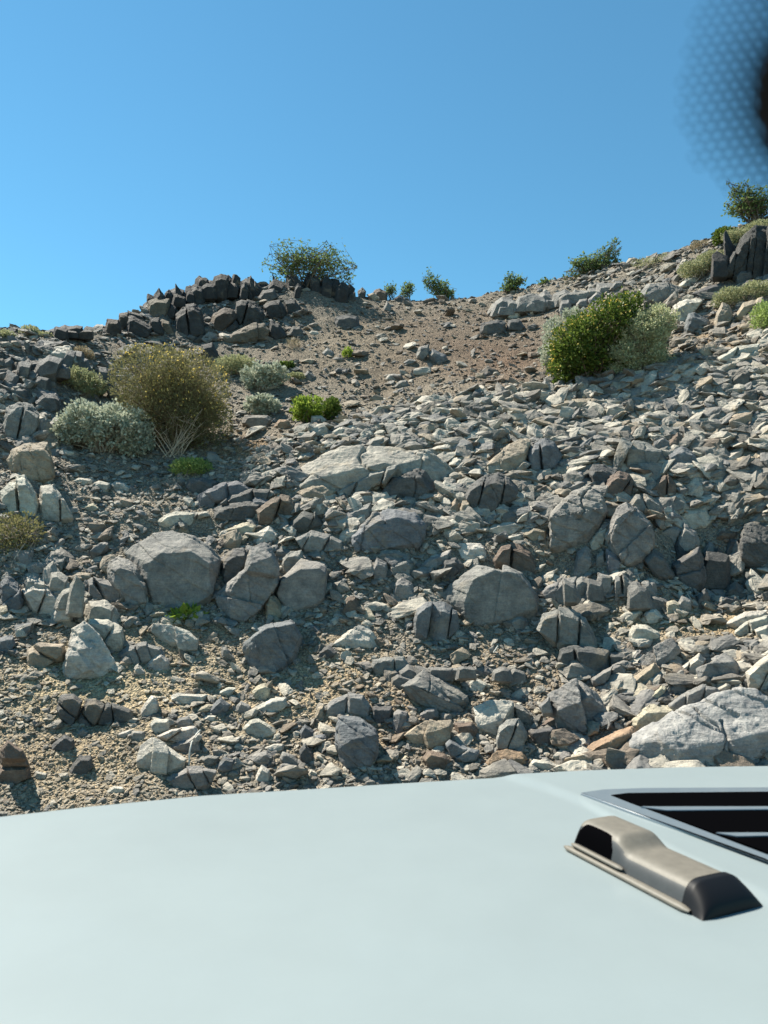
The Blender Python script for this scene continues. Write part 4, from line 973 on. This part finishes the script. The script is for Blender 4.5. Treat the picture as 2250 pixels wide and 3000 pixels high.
# the block: two steps high, side scoop, near end with its shade painted black
A, B, C = onhood(1668, 2490), onhood(2040, 2686), onhood(2320, 2694)
A, B, C = A.ravel(), B.ravel(), C.ravel(); ux = A - B; L = np.linalg.norm(ux); ux /= L; vx = C - B; vx -= ux * (vx @ ux); Wd = np.linalg.norm(vx); vx /= Wd
def blk(u, v, z): return B + ux * u * L + vx * v * Wd + np.array([0, 0, z])
def surface(us, hs, wid, nt=25, t0=0.0, t1=1.0, p=5.0, lift=0.0):
    """rounded hump swept along the block: u positions, heights, width factors"""
    t = np.linspace(t0, t1, nt) * np.pi; ca, sa = np.cos(np.pi - t), np.sin(t)
    a_ = np.sign(ca) * np.abs(ca) ** (2 / p); b_ = np.abs(sa) ** (2 / p); V = []
    for u, h, k in zip(us, hs, wid):
        v = .5 + .5 * a_ * (1 - .24 * b_) * k
        V.append(B + ux * (u * L) + vx[None] * (v * Wd + np.sign(a_) * lift * (1 - b_ * .6))[:, None] + np.array([0, 0, 1.]) * (b_ * h - .002 + lift * b_)[:, None])
    V = np.array(V); n, m = V.shape[:2]; ii = np.arange(n * m).reshape(n, m)
    F = np.stack([ii[:-1, :-1], ii[1:, :-1], ii[1:, 1:], ii[:-1, 1:]], -1).reshape(-1, 4)
    V = V.reshape(-1, 3); caps = []
    for row in (ii[0], ii[-1]):
        c = len(V); V = np.vstack([V, V[row].mean(0)[None] * np.array([1, 1, 0]) + np.array([0, 0, HZ - .002])]); caps += [[row[q], row[q + 1], c, c] for q in range(m - 1)]
    F3 = np.vstack([F[:, [0, 1, 2]], F[:, [0, 2, 3]], np.array(caps)[:, :3]])
    return V, F3
us = np.linspace(.085, 1.0, 60); h1, h2 = .058, .040
st = np.clip((us - .52) / .13, 0, 1); hs = h2 + (h1 - h2) * st * st * (3 - 2 * st); en = np.clip((1.0 - us) / .05, 0, 1); hs = hs * (.25 + .75 * en ** .5)
block_me = make_mesh("hood_block", *surface(us, hs, 1 - .05 * (1 - en)), True, [M_DUSTY, M_SHADED])
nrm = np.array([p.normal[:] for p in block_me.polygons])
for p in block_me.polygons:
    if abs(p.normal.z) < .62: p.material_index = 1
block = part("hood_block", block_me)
ue = np.linspace(-.05, .10, 22); q = np.clip((ue + .05) / .15, 0, 1)
link("shaded_end", make_mesh("shaded_end", *surface(ue, (h2 + .0012) * (.16 + .84 * np.clip(q * 1.35, 0, 1) ** .55), 1.0 + .05 * (1 - q), lift=.0015), True, [M_BLACK]), block)  # front end in shade, painted near black
uo = np.linspace(.64, .965, 20); ho = np.interp(uo, us, hs)
Vo, Fo = surface(uo, ho, np.ones(20), 12, .02, .30, lift=.0012)
ring = np.clip(1 - np.abs((uo - .80) / .165) ** 4, 0, 1) ** .25
Vg = Vo[:240].reshape(20, 12, 3); Vg = Vg[:, :1] + (Vg - Vg[:, :1]) * np.clip(ring, .12, 1)[:, None, None]
link("side_opening_shade", make_mesh("side_opening_shade", np.vstack([Vg.reshape(-1, 3)]), Fo[(Fo < 240).all(1)], True, [M_SHADE_PRINT]), block)  # dark patch laid on the side, painted as the scoop's inner shade
def strip(name, u0, u1, v, z, r, mat):
    t = np.linspace(u0, u1, 24); pth = np.array([B + ux * (x * L) + vx * (v * Wd) + np.array([0, 0, z]) for x in t])
    rr = r * np.clip(np.minimum((t - u0), (u1 - t)) / .03, .15, 1) ** .5
    return link(name, make_mesh(name, *tube1(pth, rr), True, [mat]), block)
def tube1(pth, rr, sides=8):
    d = np.gradient(pth, axis=0); d /= np.linalg.norm(d, axis=1, keepdims=True); s1 = np.cross(d, [0, 0, 1.]); s2 = np.cross(s1, d); an = np.arange(sides) * 2 * np.pi / sides
    V = pth[:, None] + rr[:, None, None] * (s1[:, None] * np.cos(an)[None, :, None] + .6 * s2[:, None] * np.sin(an)[None, :, None]); n = len(pth)
    ii = np.arange(n * sides).reshape(n, sides); nx = np.roll(ii, -1, 1); return V.reshape(-1, 3), np.stack([ii[:-1], nx[:-1], nx[1:], ii[1:]], -1).reshape(-1, 4)
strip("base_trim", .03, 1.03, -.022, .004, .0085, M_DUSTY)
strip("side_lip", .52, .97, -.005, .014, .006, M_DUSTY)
# printed dots along the windshield edge near the mirror, and the mirror housing behind the glass
G0, GN = rays(2130, 300) * .15, np.array([0, .80, .60])
def onglass(px, py):
    r = rays(px, py); return r * ((G0 @ GN) / (r @ GN))[..., None]
dots = []
pitch = 35.0
for j in range(-6, 22):
    for i in range(-1, 14):
        x = 1960 + i * pitch + (j % 2) * pitch / 2; y = 4 + j * pitch * .80 - .12 * (x - 2100)
        bx = np.interp(y, [-200, 0, 130, 270, 380, 470, 560, 610], [2090, 2045, 2005, 1985, 1990, 2030, 2110, 2230])
        if x < bx or y > 600: continue
        core = np.interp(y, [-200, 60, 150, 240, 330, 430, 560, 700], [2400, 2330, 2250, 2222, 2222, 2262, 2400, 2500])
        if x > core + 12: continue
        t = np.clip((x - bx) / max(core - bx, 30), 0, 1); dots.append((x, y, 5.6 + 10.4 * t))
Vd, Fd, off = [], [], 0
for x, y, r in dots:
    an = np.arange(10) * 2 * np.pi / 10; ring = onglass(x + r * np.cos(an), y + r * np.sin(an)); back = ring - GN * .0004
    Vd += [ring, back]; Fd += [[off, off + i, off + i + 1] for i in range(1, 9)] + [[off + 10, off + 10 + i + 1, off + 10 + i] for i in range(1, 9)]
    for i in range(10):
        j = (i + 1) % 10; Fd += [[off + i, off + 10 + i, off + 10 + j], [off + i, off + 10 + j, off + j]]
    off += 20
part("windshield_dots", make_mesh("windshield_dots", np.concatenate(Vd), np.array(Fd), False, [M_SHADE_PRINT]))
cy = np.array([60, 110, 170, 240, 330, 400, 470, 560, 700, 900]); 
hp = [(2330, 60), (2262, 140), (2232, 220), (2226, 320), (2244, 400), (2300, 490), (2420, 600), (2900, 640), (2900, -200), (2480, -160)]
hr = onglass(np.array([p[0] - 14 for p in hp], float), np.array([p[1] for p in hp], float)); hb = hr * .93
Vh, Fh = hull(np.vstack([hr * .995, hb]))
part("mirror_housing", make_mesh("mirror_housing", Vh, Fh, False, [M_BLACK]))
# ------------------------------------------------------------------ plants
SK, LS = "bushes on the skyline", "low shrubs on the slope"
def tubes(paths, radii, sides=4):
    """paths (n, m, 3), radii (n, m) -> tapered tubes"""
    n, m, _ = paths.shape; d = np.gradient(paths, axis=1); d /= np.linalg.norm(d, axis=2, keepdims=True) + 1e-9
    ref = np.where(np.abs(d[..., 2:3]) > .9, np.array([1., 0, 0]), np.array([0, 0, 1.])); u = np.cross(d, ref); u /= np.linalg.norm(u, axis=2, keepdims=True) + 1e-9; v = np.cross(d, u)
    an = np.arange(sides) * 2 * np.pi / sides
    V = paths[:, :, None] + radii[:, :, None, None] * (u[:, :, None] * np.cos(an)[None, None, :, None] + v[:, :, None] * np.sin(an)[None, None, :, None])
    idx = np.arange(n * m * sides).reshape(n, m, sides); nx = np.roll(idx, -1, 2)
    F = np.stack([idx[:, :-1], nx[:, :-1], nx[:, 1:], idx[:, 1:]], -1).reshape(-1, 4)
    return V.reshape(-1, 3), F
def leaves(P, D, length, width, r, fold=.25):
    """one folded leaf (two quads sharing the midrib) per point"""
    n = len(P); D = D / (np.linalg.norm(D, axis=1, keepdims=True) + 1e-9)
    s = np.cross(D, r.normal(size=(n, 3))); s /= np.linalg.norm(s, axis=1, keepdims=True) + 1e-9; nn = np.cross(s, D)
    L = (length * (.6 + .8 * r.random(n)))[:, None]; W = (width * (.6 + .8 * r.random(n)))[:, None]
    a = P; b = P + D * L; ml = P + D * L * .45 + s * W + nn * W * fold; mr = P + D * L * .45 - s * W + nn * W * fold
    V = np.stack([a, ml, b, mr], 1).reshape(-1, 3); i = np.arange(n)[:, None] * 4
    return V, np.concatenate([i + np.array([[0, 1, 2]]), i + np.array([[0, 2, 3]])], 0)
def lobes_world(lobes, depth, flat=1.0):
    out = []
    for (cx, cy, rx, ry) in lobes:
        k = depth / FPX; out.append((rays(cx, cy) * depth, np.array([rx * k, .5 * (rx + ry) * k * flat, ry * k])))
    return out
def fill(lob, n, r, shell):
    vol = np.array([np.prod(R) ** .8 for _, R in lob]); pick = r.choice(len(lob), n, p=vol / vol.sum())
    C = np.array([c for c, _ in lob])[pick]; R = np.array([q for _, q in lob])[pick]
    D = r.normal(size=(n, 3)); D /= np.linalg.norm(D, axis=1, keepdims=True); rad = r.random((n, 1)) ** shell
    lump = 1 + .20 * fbm(D * 2.6 + C, 5, 3)[:, None]
    return C + D * R * rad * lump, D
def plant(name, label, cat, group, root_px, lobes, depth, n_leaf, leaf, mats, n_stem=40, stem_r=.006, shell=.45, upright=.5, flower=None, n_twig=0, clump=0, tip=False, seed=1, flat=1.0, sunk=True):
    r = np.random.default_rng(seed)
    if group == LS: depth = hit(root_px[0], root_px[1], depth - .1) + .1
    lob = lobes_world([(a, b, p * (1.2 if tip else 1), q * (1.2 if tip else 1)) for a, b, p, q in lobes], depth, flat)
    root = rays(*root_px) * (depth * 1.0); gz = float(ground_z(root[0], root[1])); root = np.array([root[0], root[1], min(root[2], gz) if sunk else gz])
    ob = empty(name, root); tag(ob, label, cat, group)
    def child(nm, V, F, mat, sm=False): return link(nm, make_mesh(nm, V - root, F, sm, [mat]), ob)
    ends, D0 = fill(lob, n_stem, r, .12 if tip else .22)
    st = root + r.normal(size=(n_stem, 3)) * np.array([.05, .05, .0]) * (1 + np.linalg.norm(lob[0][1]))
    m = 7; t = np.linspace(0, 1, m)[None, :, None]
    ctrl = st[:, None] * .45 + ends[:, None] * .55 + np.array([0, 0, .22 * upright]) * np.linalg.norm(ends - st, axis=1)[:, None, None]
    path = (1 - t) ** 2 * st[:, None] + 2 * t * (1 - t) * ctrl + t ** 2 * ends[:, None] + r.normal(size=(n_stem, m, 3)) * .012 * t * np.linalg.norm(lob[0][1])
    rad = np.linspace(1, .3, m)[None] * stem_r * (.6 + .8 * r.random((n_stem, 1)))
    Vs, Fs = tubes(path, rad)
    if n_twig:
        k = r.integers(0, n_stem, n_twig); tt = r.integers(3 if tip else 2, m, n_twig); p0 = path[k, tt]
        e1, Dt = fill(lob, n_twig, r, .3); e1 = np.where(np.linalg.norm(e1 - p0, axis=1, keepdims=True) > .45 * np.linalg.norm(lob[0][1]), p0 + (e1 - p0) * (.8 if tip else .45), e1)
        t4 = np.linspace(0, 1, 4)[None, :, None]; pt = p0[:, None] * (1 - t4) + e1[:, None] * t4 + r.normal(size=(n_twig, 4, 3)) * .01 + np.array([0, 0, .03]) * t4
        V2, F2 = tubes(pt, np.linspace(1, .4, 4)[None] * stem_r * .38 * np.ones((n_twig, 1)), 3); Fs = np.vstack([Fs, F2 + len(Vs)]); Vs = np.vstack([Vs, V2])
    child("stems", Vs, Fs, mats[0])
    if n_leaf:
        if tip:                                          # leaves gathered along the twig ends, gaps between
            src = pt if n_twig else path; k = r.integers(0, len(src), n_leaf); q = src.shape[1] - 1
            f = r.random(n_leaf) ** .7 * q; i0 = np.minimum(f.astype(int), q - 1); ff = (f - i0)[:, None]
            P = src[k, i0] * (1 - ff) + src[k, i0 + 1] * ff + r.normal(size=(n_leaf, 3)) * leaf[0] * .55; D = (src[k, q] - src[k, 0]); D = D / (np.linalg.norm(D, axis=1, keepdims=True) + 1e-9) + r.normal(size=(n_leaf, 3)) * .8
        else:
            P, D = fill(lob, n_leaf, r, shell)
            if clump:
                cen, Dc = fill(lob, clump, r, .30); k = r.integers(0, clump, n_leaf); far_ = r.random((n_leaf, 1)) < .78
                Pc = cen[k] + r.normal(size=(n_leaf, 3)) * np.linalg.norm(lob[0][1]) * .055; P = np.where(far_, Pc, P); D = np.where(far_, Dc[k], D)
            D = D + np.array([0, 0, upright]) + r.normal(size=P.shape) * .6
        ok = P[:, 2] > ground_z(P[:, 0], P[:, 1]) - .02; P, D = P[ok], D[ok]
        child("foliage", *leaves(P, D, leaf[0], leaf[1], r), mats[1])
    if flower:
        nf, sz_, mat, bias = flower; P, D = fill(lob, nf * 3, r, .06); okf = (D @ np.array(bias)) > .15; P, D = P[okf][:nf] , D[okf][:nf]; P = P + D * .03
        V, F = leaves(np.repeat(P, 3, 0), r.normal(size=(len(P) * 3, 3)), sz_, sz_ * .5, r); child("flowers", V, F, mat)
    return ob
L_CREO = leaf_material("creosote_leaf", (.095, .15, .045), (.17, .22, .08), .5, .65, .12)
L_SILV = leaf_material("silver_leaf", (.30, .33, .24), (.50, .52, .41), .3, .7)
L_PALE = leaf_material("pale_leaf", (.24, .26, .13), (.36, .36, .20), .35, .8)
L_PALEB = leaf_material("pale_lit_leaf", (.34, .37, .20), (.50, .50, .31), .4, .8)  # pale leaf brightened in colour so a shadowed bush looks sunlit
L_OLIV = leaf_material("olive_twig_leaf", (.13, .128, .05), (.25, .23, .105), .35, .85)
L_LIME = leaf_material("lime_leaf", (.20, .28, .07), (.34, .42, .14), .45, .6)
L_GREEN = leaf_material("bright_leaf", (.15, .23, .03), (.27, .34, .06), .45, .6, .2)
L_DARK = leaf_material("dark_green_leaf", (.05, .095, .018), (.14, .18, .035), .42, .55, .22)
L_YEL = leaf_material("yellow_flower", (.62, .42, .05), (.80, .66, .25), .4, .7)
L_WARM = leaf_material("faded_flower", (.55, .30, .12), (.75, .60, .40), .4, .8)
L_DRYB = leaf_material("dry_leaf", (.26, .21, .13), (.38, .32, .21), .3, .9)
WOODY, DRY = M_STEM, M_DRY
GREYT = plain("pale_grey_stem", (.28, .23, .17), .9, .2, var=.25)
plant("creosote_bush", "largest dark green bush on the skyline, above the dark rock ridge", "bush", SK, (900, 862), [(850, 775, 75, 62), (940, 770, 85, 60), (1010, 800, 55, 45), (800, 800, 42, 40), (870, 730, 30, 35), (975, 725, 30, 34)], 14.7, 3000, (.055, .017), (WOODY, L_CREO), 30, .012, n_twig=300, tip=True, seed=3)
plant("creosote_bush", "airy dark bush with a tall thin crown at the saddle of the skyline", "bush", SK, (1300, 892), [(1256, 812, 24, 30), (1300, 858, 26, 28), (1330, 866, 16, 18), (1243, 842, 14, 16), (1288, 836, 14, 16)], 15.7, 1000, (.055, .017), (WOODY, L_CREO), 16, .009, n_twig=110, tip=True, seed=4, sunk=False)
plant("creosote_bush", "small faint bush next to the brown crest knob", "bush", SK, (1148, 878), [(1138, 850, 12, 16), (1154, 840, 10, 14), (1160, 856, 10, 12)], 15.4, 240, (.05, .016), (WOODY, L_CREO), 14, .006, n_twig=60, tip=True, seed=5)
plant("creosote_bush", "small round bush between the crest knob and the tall thin bush at the saddle", "bush", SK, (1196, 885), [(1184, 856, 15, 18), (1204, 842, 12, 18), (1188, 838, 9, 12)], 15.5, 330, (.05, .016), (WOODY, L_CREO), 18, .006, n_twig=80, tip=True, seed=6)
plant("creosote_bush", "two-headed dark green bush standing alone on the crest slope", "bush", SK, (1502, 864), [(1492, 812, 12, 20), (1508, 828, 12, 14), (1535, 822, 15, 11), (1490, 848, 24, 14), (1524, 842, 10, 12)], 15.2, 900, (.05, .018), (WOODY, L_CREO), 14, .009, n_twig=90, tip=True, seed=7)
plant("creosote_bush", "tiny low bush on the crest between two larger green bushes", "bush", SK, (1590, 846), [(1594, 828, 18, 11)], 14.9, 350, (.045, .016), (WOODY, L_CREO), 8, .006, n_twig=40, tip=True, seed=8)
plant("creosote_bush", "wide green bush on the crest with one tall feathery shoot", "bush", SK, (1740, 815), [(1710, 780, 36, 36), (1760, 785, 45, 26), (1800, 790, 26, 24), (1806, 718, 16, 18), (1786, 726, 14, 9), (1650, 812, 16, 14)], 14.6, 2300, (.05, .018), (WOODY, L_CREO), 26, .01, n_twig=230, tip=True, seed=9)
plant("creosote_bush", "dark bush at the top of the slope beneath the dotted windshield corner", "bush", SK, (2210, 668), [(2180, 600, 50, 42), (2250, 590, 55, 50), (2125, 620, 28, 20), (2138, 540, 13, 22), (2195, 550, 15, 20)], 12.9, 2200, (.05, .017), (WOODY, L_CREO), 26, .011, n_twig=240, tip=True, seed=10)
plant("dark_shrub", "dark green shrub hugging the crest under the bush by the windshield corner", "shrub", LS, (2122, 722), [(2122, 695, 34, 28)], 12.9, 1500, (.045, .018), (WOODY, L_DARK), 20, .007, seed=11)
plant("mat_shrub", "pale olive mat of plants draped over the black cliff block", "shrub", LS, (2200, 715), [(2160, 694, 50, 20), (2230, 672, 55, 24), (2290, 655, 50, 24)], 12.2, 5200, (.035, .010), (GREYT, L_PALE), 40, .005, seed=12)
plant("dry_shrub", "sparse straw-coloured weed on the crest slope past the feathery bush", "shrub", LS, (1915, 785), [(1900, 772, 50, 16), (1950, 758, 28, 16)], 13.9, 900, (.03, .008), (DRY, L_PALE), 50, .004, upright=.8, seed=13)
plant("dry_shrub", "greyish dry shrub at the crest beside a small dark rock", "shrub", LS, (2048, 738), [(2048, 722, 30, 16)], 13.4, 700, (.03, .009), (DRY, L_DRYB), 30, .004, upright=.8, seed=14)
plant("mound_shrub", "pale olive mound below the crest next to the black cliff block", "shrub", LS, (2050, 822), [(2030, 790, 45, 26), (2085, 762, 45, 26)], 12.5, 3600, (.035, .010), (GREYT, L_PALE), 36, .005, seed=15)
plant("mound_shrub", "pale mound spreading above the tan crag", "shrub", LS, (2180, 905), [(2140, 868, 50, 24), (2215, 852, 55, 26), (2110, 885, 25, 14)], 11.3, 3400, (.035, .010), (GREYT, L_PALE), 36, .005, seed=16)
plant("mound_shrub", "light green shrub at the photo edge beside the tan crag", "shrub", LS, (2245, 985), [(2235, 930, 32, 48), (2280, 930, 45, 60)], 10.1, 3000, (.035, .010), (GREYT, L_LIME), 30, .005, seed=17)
plant("green_bush", "large glossy dark green bush with yellow leaf tips at the head of the scree", "bush", LS, (1720, 1118), [(1700, 1020, 88, 92), (1780, 950, 88, 70), (1835, 900, 48, 40), (1670, 1080, 62, 52), (1750, 1080, 62, 48)], 10.75, 15000, (.042, .016), (WOODY, L_DARK), 90, .009, n_twig=300, clump=420, shell=.35, seed=18, flower=(260, .02, L_YEL, (-.5, -.3, .8)))
plant("silver_shrub", "silvery shrub fringing the uphill edge of the glossy green bush", "shrub", LS, (1625, 1080), [(1622, 990, 30, 58), (1605, 1050, 22, 54), (1690, 930, 55, 20)], 11.2, 3400, (.04, .014), (GREYT, L_SILV), 40, .006, clump=150, seed=19)
plant("pale_bush", "large pale grey-green bush leaning beside the glossy green bush", "bush", LS, (1880, 1100), [(1885, 985, 66, 70), (1930, 940, 50, 45), (1840, 1050, 55, 52), (1905, 1050, 60, 48), (1800, 1090, 28, 22)], 10.5, 24000, (.030, .010), (GREYT, L_PALEB), 110, .006, n_twig=700, clump=420, shell=.32, seed=20)
plant("olive_bush", "biggest bush, a bristly olive dome with yellow flowers on its upper side", "bush", LS, (520, 1320), [(450, 1115, 130, 108), (550, 1150, 120, 128), (500, 1200, 150, 110), (590, 1240, 92, 90)], 10.95, 27000, (.034, .006), (plain("olive_stem", (.15, .115, .06), .9, .2, var=.3), L_OLIV), 420, .005, n_twig=5000, shell=.22, upright=.8, seed=21, flower=(420, .016, L_YEL, (.62, -.25, .75)))
plant("brittle_bush", "silvery white-leaved dome in front of the big olive bush", "shrub", LS, (300, 1330), [(270, 1245, 92, 64), (350, 1260, 92, 68), (200, 1270, 50, 42), (400, 1290, 55, 44)], 9.75, 19000, (.040, .014), (GREYT, L_SILV), 110, .006, n_twig=300, clump=330, shell=.3, seed=22)
plant("pale_shrub", "pale green rounded shrub on the ledges behind the silvery dome", "shrub", LS, (255, 1170), [(225, 1110, 48, 34), (275, 1130, 40, 36)], 10.35, 4800, (.032, .010), (GREYT, L_PALE), 40, .005, clump=120, seed=23)
plant("dry_shrub", "small straw-coloured shrub beside the whitish flat-topped ledge boulder", "shrub", LS, (245, 1068), [(240, 1042, 34, 26)], 11.1, 1900, (.03, .008), (DRY, L_DRYB), 40, .004, seed=24)
plant("pale_shrub", "pale olive shrub right behind the flowers of the big olive bush", "shrub", LS, (700, 1100), [(690, 1072, 66, 30)], 12.0, 3400, (.034, .010), (GREYT, L_PALE), 36, .005, seed=25)
plant("brittle_bush", "silver-green shrub above the small silvery round bush in the gully", "shrub", LS, (775, 1150), [(760, 1112, 58, 38), (805, 1098, 36, 30)], 11.3, 4200, (.042, .015), (GREYT, L_SILV), 40, .006, clump=120, seed=26)
plant("brittle_bush", "small silvery round bush beside the bright green herb", "shrub", LS, (770, 1222), [(770, 1190, 52, 32)], 10.6, 3600, (.040, .014), (GREYT, L_SILV), 36, .005, clump=90, seed=27)
plant("pale_shrub", "small pale green tuft at the gully side of the silver-green shrub", "shrub", LS, (865, 1120), [(865, 1106, 30, 14)], 11.5, 1000, (.03, .010), (GREYT, L_PALE), 16, .004, seed=28)
plant("green_herb", "leafy dark green herb behind the silver-green shrub", "herb", LS, (838, 1088), [(838, 1074, 28, 14)], 11.8, 700, (.04, .017), (WOODY, L_DARK), 12, .004, seed=29)
plant("green_herb", "vivid yellow-green herb growing at the lower edge of the gully", "herb", LS, (905, 1240), [(905, 1202, 50, 40), (880, 1215, 26, 26)], 10.35, 2600, (.042, .016), (WOODY, L_GREEN), 40, .005, upright=1.2, clump=90, seed=30)
plant("green_herb", "darker half of the vivid green herb, on its gully side", "herb", LS, (975, 1235), [(972, 1200, 26, 36)], 10.4, 1000, (.04, .014), (WOODY, L_DARK), 20, .005, upright=1.2, seed=31)
plant("mound_shrub", "small light green cushion plant at the end of the big olive bush shadow", "shrub", LS, (562, 1402), [(560, 1372, 62, 30)], 8.95, 3600, (.03, .007), (GREYT, L_LIME), 36, .004, upright=1.0, seed=32)
plant("leafy_herb", "small broad-leaved green herb below the huge round boulder", "herb", LS, (545, 1842), [(545, 1808, 44, 26)], 7.05, 150, (.075, .028), (WOODY, L_GREEN), 26, .003, upright=.9, shell=.6, seed=33)
plant("dry_twigs", "leafless pale branching twigs between the silvery dome and the big olive bush", "dead shrub", LS, (500, 1345), [(515, 1230, 110, 70), (580, 1220, 60, 45)], 9.75, 0, (.03, .01), (DRY, L_DRYB), 34, .0075, n_twig=90, upright=.2, seed=34)
plant("straggly_shrub", "straggly brownish shrub against the ledge at the photo edge", "shrub", LS, (60, 1640), [(50, 1560, 78, 60), (30, 1610, 60, 40)], 6.75, 1500, (.035, .012), (DRY, L_OLIV), 60, .004, n_twig=160, seed=35)
plant("dry_shrub", "low pale plant on the ledge crest at the photo edge", "shrub", LS, (20, 1000), [(10, 985, 42, 16)], 11.2, 1000, (.035, .010), (GREYT, L_PALE), 20, .005, seed=36)
plant("dry_shrub", "spiky pale plant on the skyline of the craggy ledges", "shrub", LS, (100, 995), [(88, 978, 30, 22), (130, 988, 28, 12)], 11.5, 1500, (.04, .010), (GREYT, L_PALE), 26, .005, upright=1.0, seed=37)
plant("dry_grass", "tuft of dry straw grass beside a reddish stone below the ridge", "grass tuft", LS, (860, 1030), [(860, 1010, 22, 16)], 12.6, 260, (.07, .003), (DRY, L_DRYB), 60, .0025, upright=1.5, seed=38)
plant("green_herb", "single small green herb in the gully gravel", "herb", LS, (1018, 1056), [(1018, 1038, 14, 18)], 12.2, 260, (.045, .014), (WOODY, L_GREEN), 10, .003, upright=1.2, seed=39)
plant("dry_weed", "faint leafless weed on the skyline beside the ridge end block", "weed", LS, (285, 992), [(275, 970, 26, 22)], 12.2, 0, (.03, .01), (DRY, L_DRYB), 18, .0022, n_twig=30, upright=.8, seed=40)
plant("dry_weed", "thin pale weed growing on the scree above the brilliantly lit boulder top", "weed", LS, (1540, 1290), [(1540, 1258, 34, 24)], 9.1, 60, (.02, .006), (DRY, L_SILV), 14, .0022, n_twig=20, upright=.9, seed=41)
for label, P, dpt in (("thin white curved stick standing in the rubble by the banded slab", [(553, 2241), (556, 2200), (562, 2172), (576, 2150), (588, 2138)], 5.55), ("short white stick lying on grit below the largest domed boulder", [(1446, 1912), (1454, 1900), (1459, 1892)], 6.75)):
    p = np.array([rays(a, b) * (hit(P[0][0], P[0][1]) - .03) for a, b in P]); o = link("dry_stick", make_mesh("dry_stick", *tubes((p - p[0])[None], np.full((1, len(p)), .006), 6), True, [plain("bleached_wood", (.6, .58, .52), .8)]), loc=p[0]); tag(o, label, "stick")
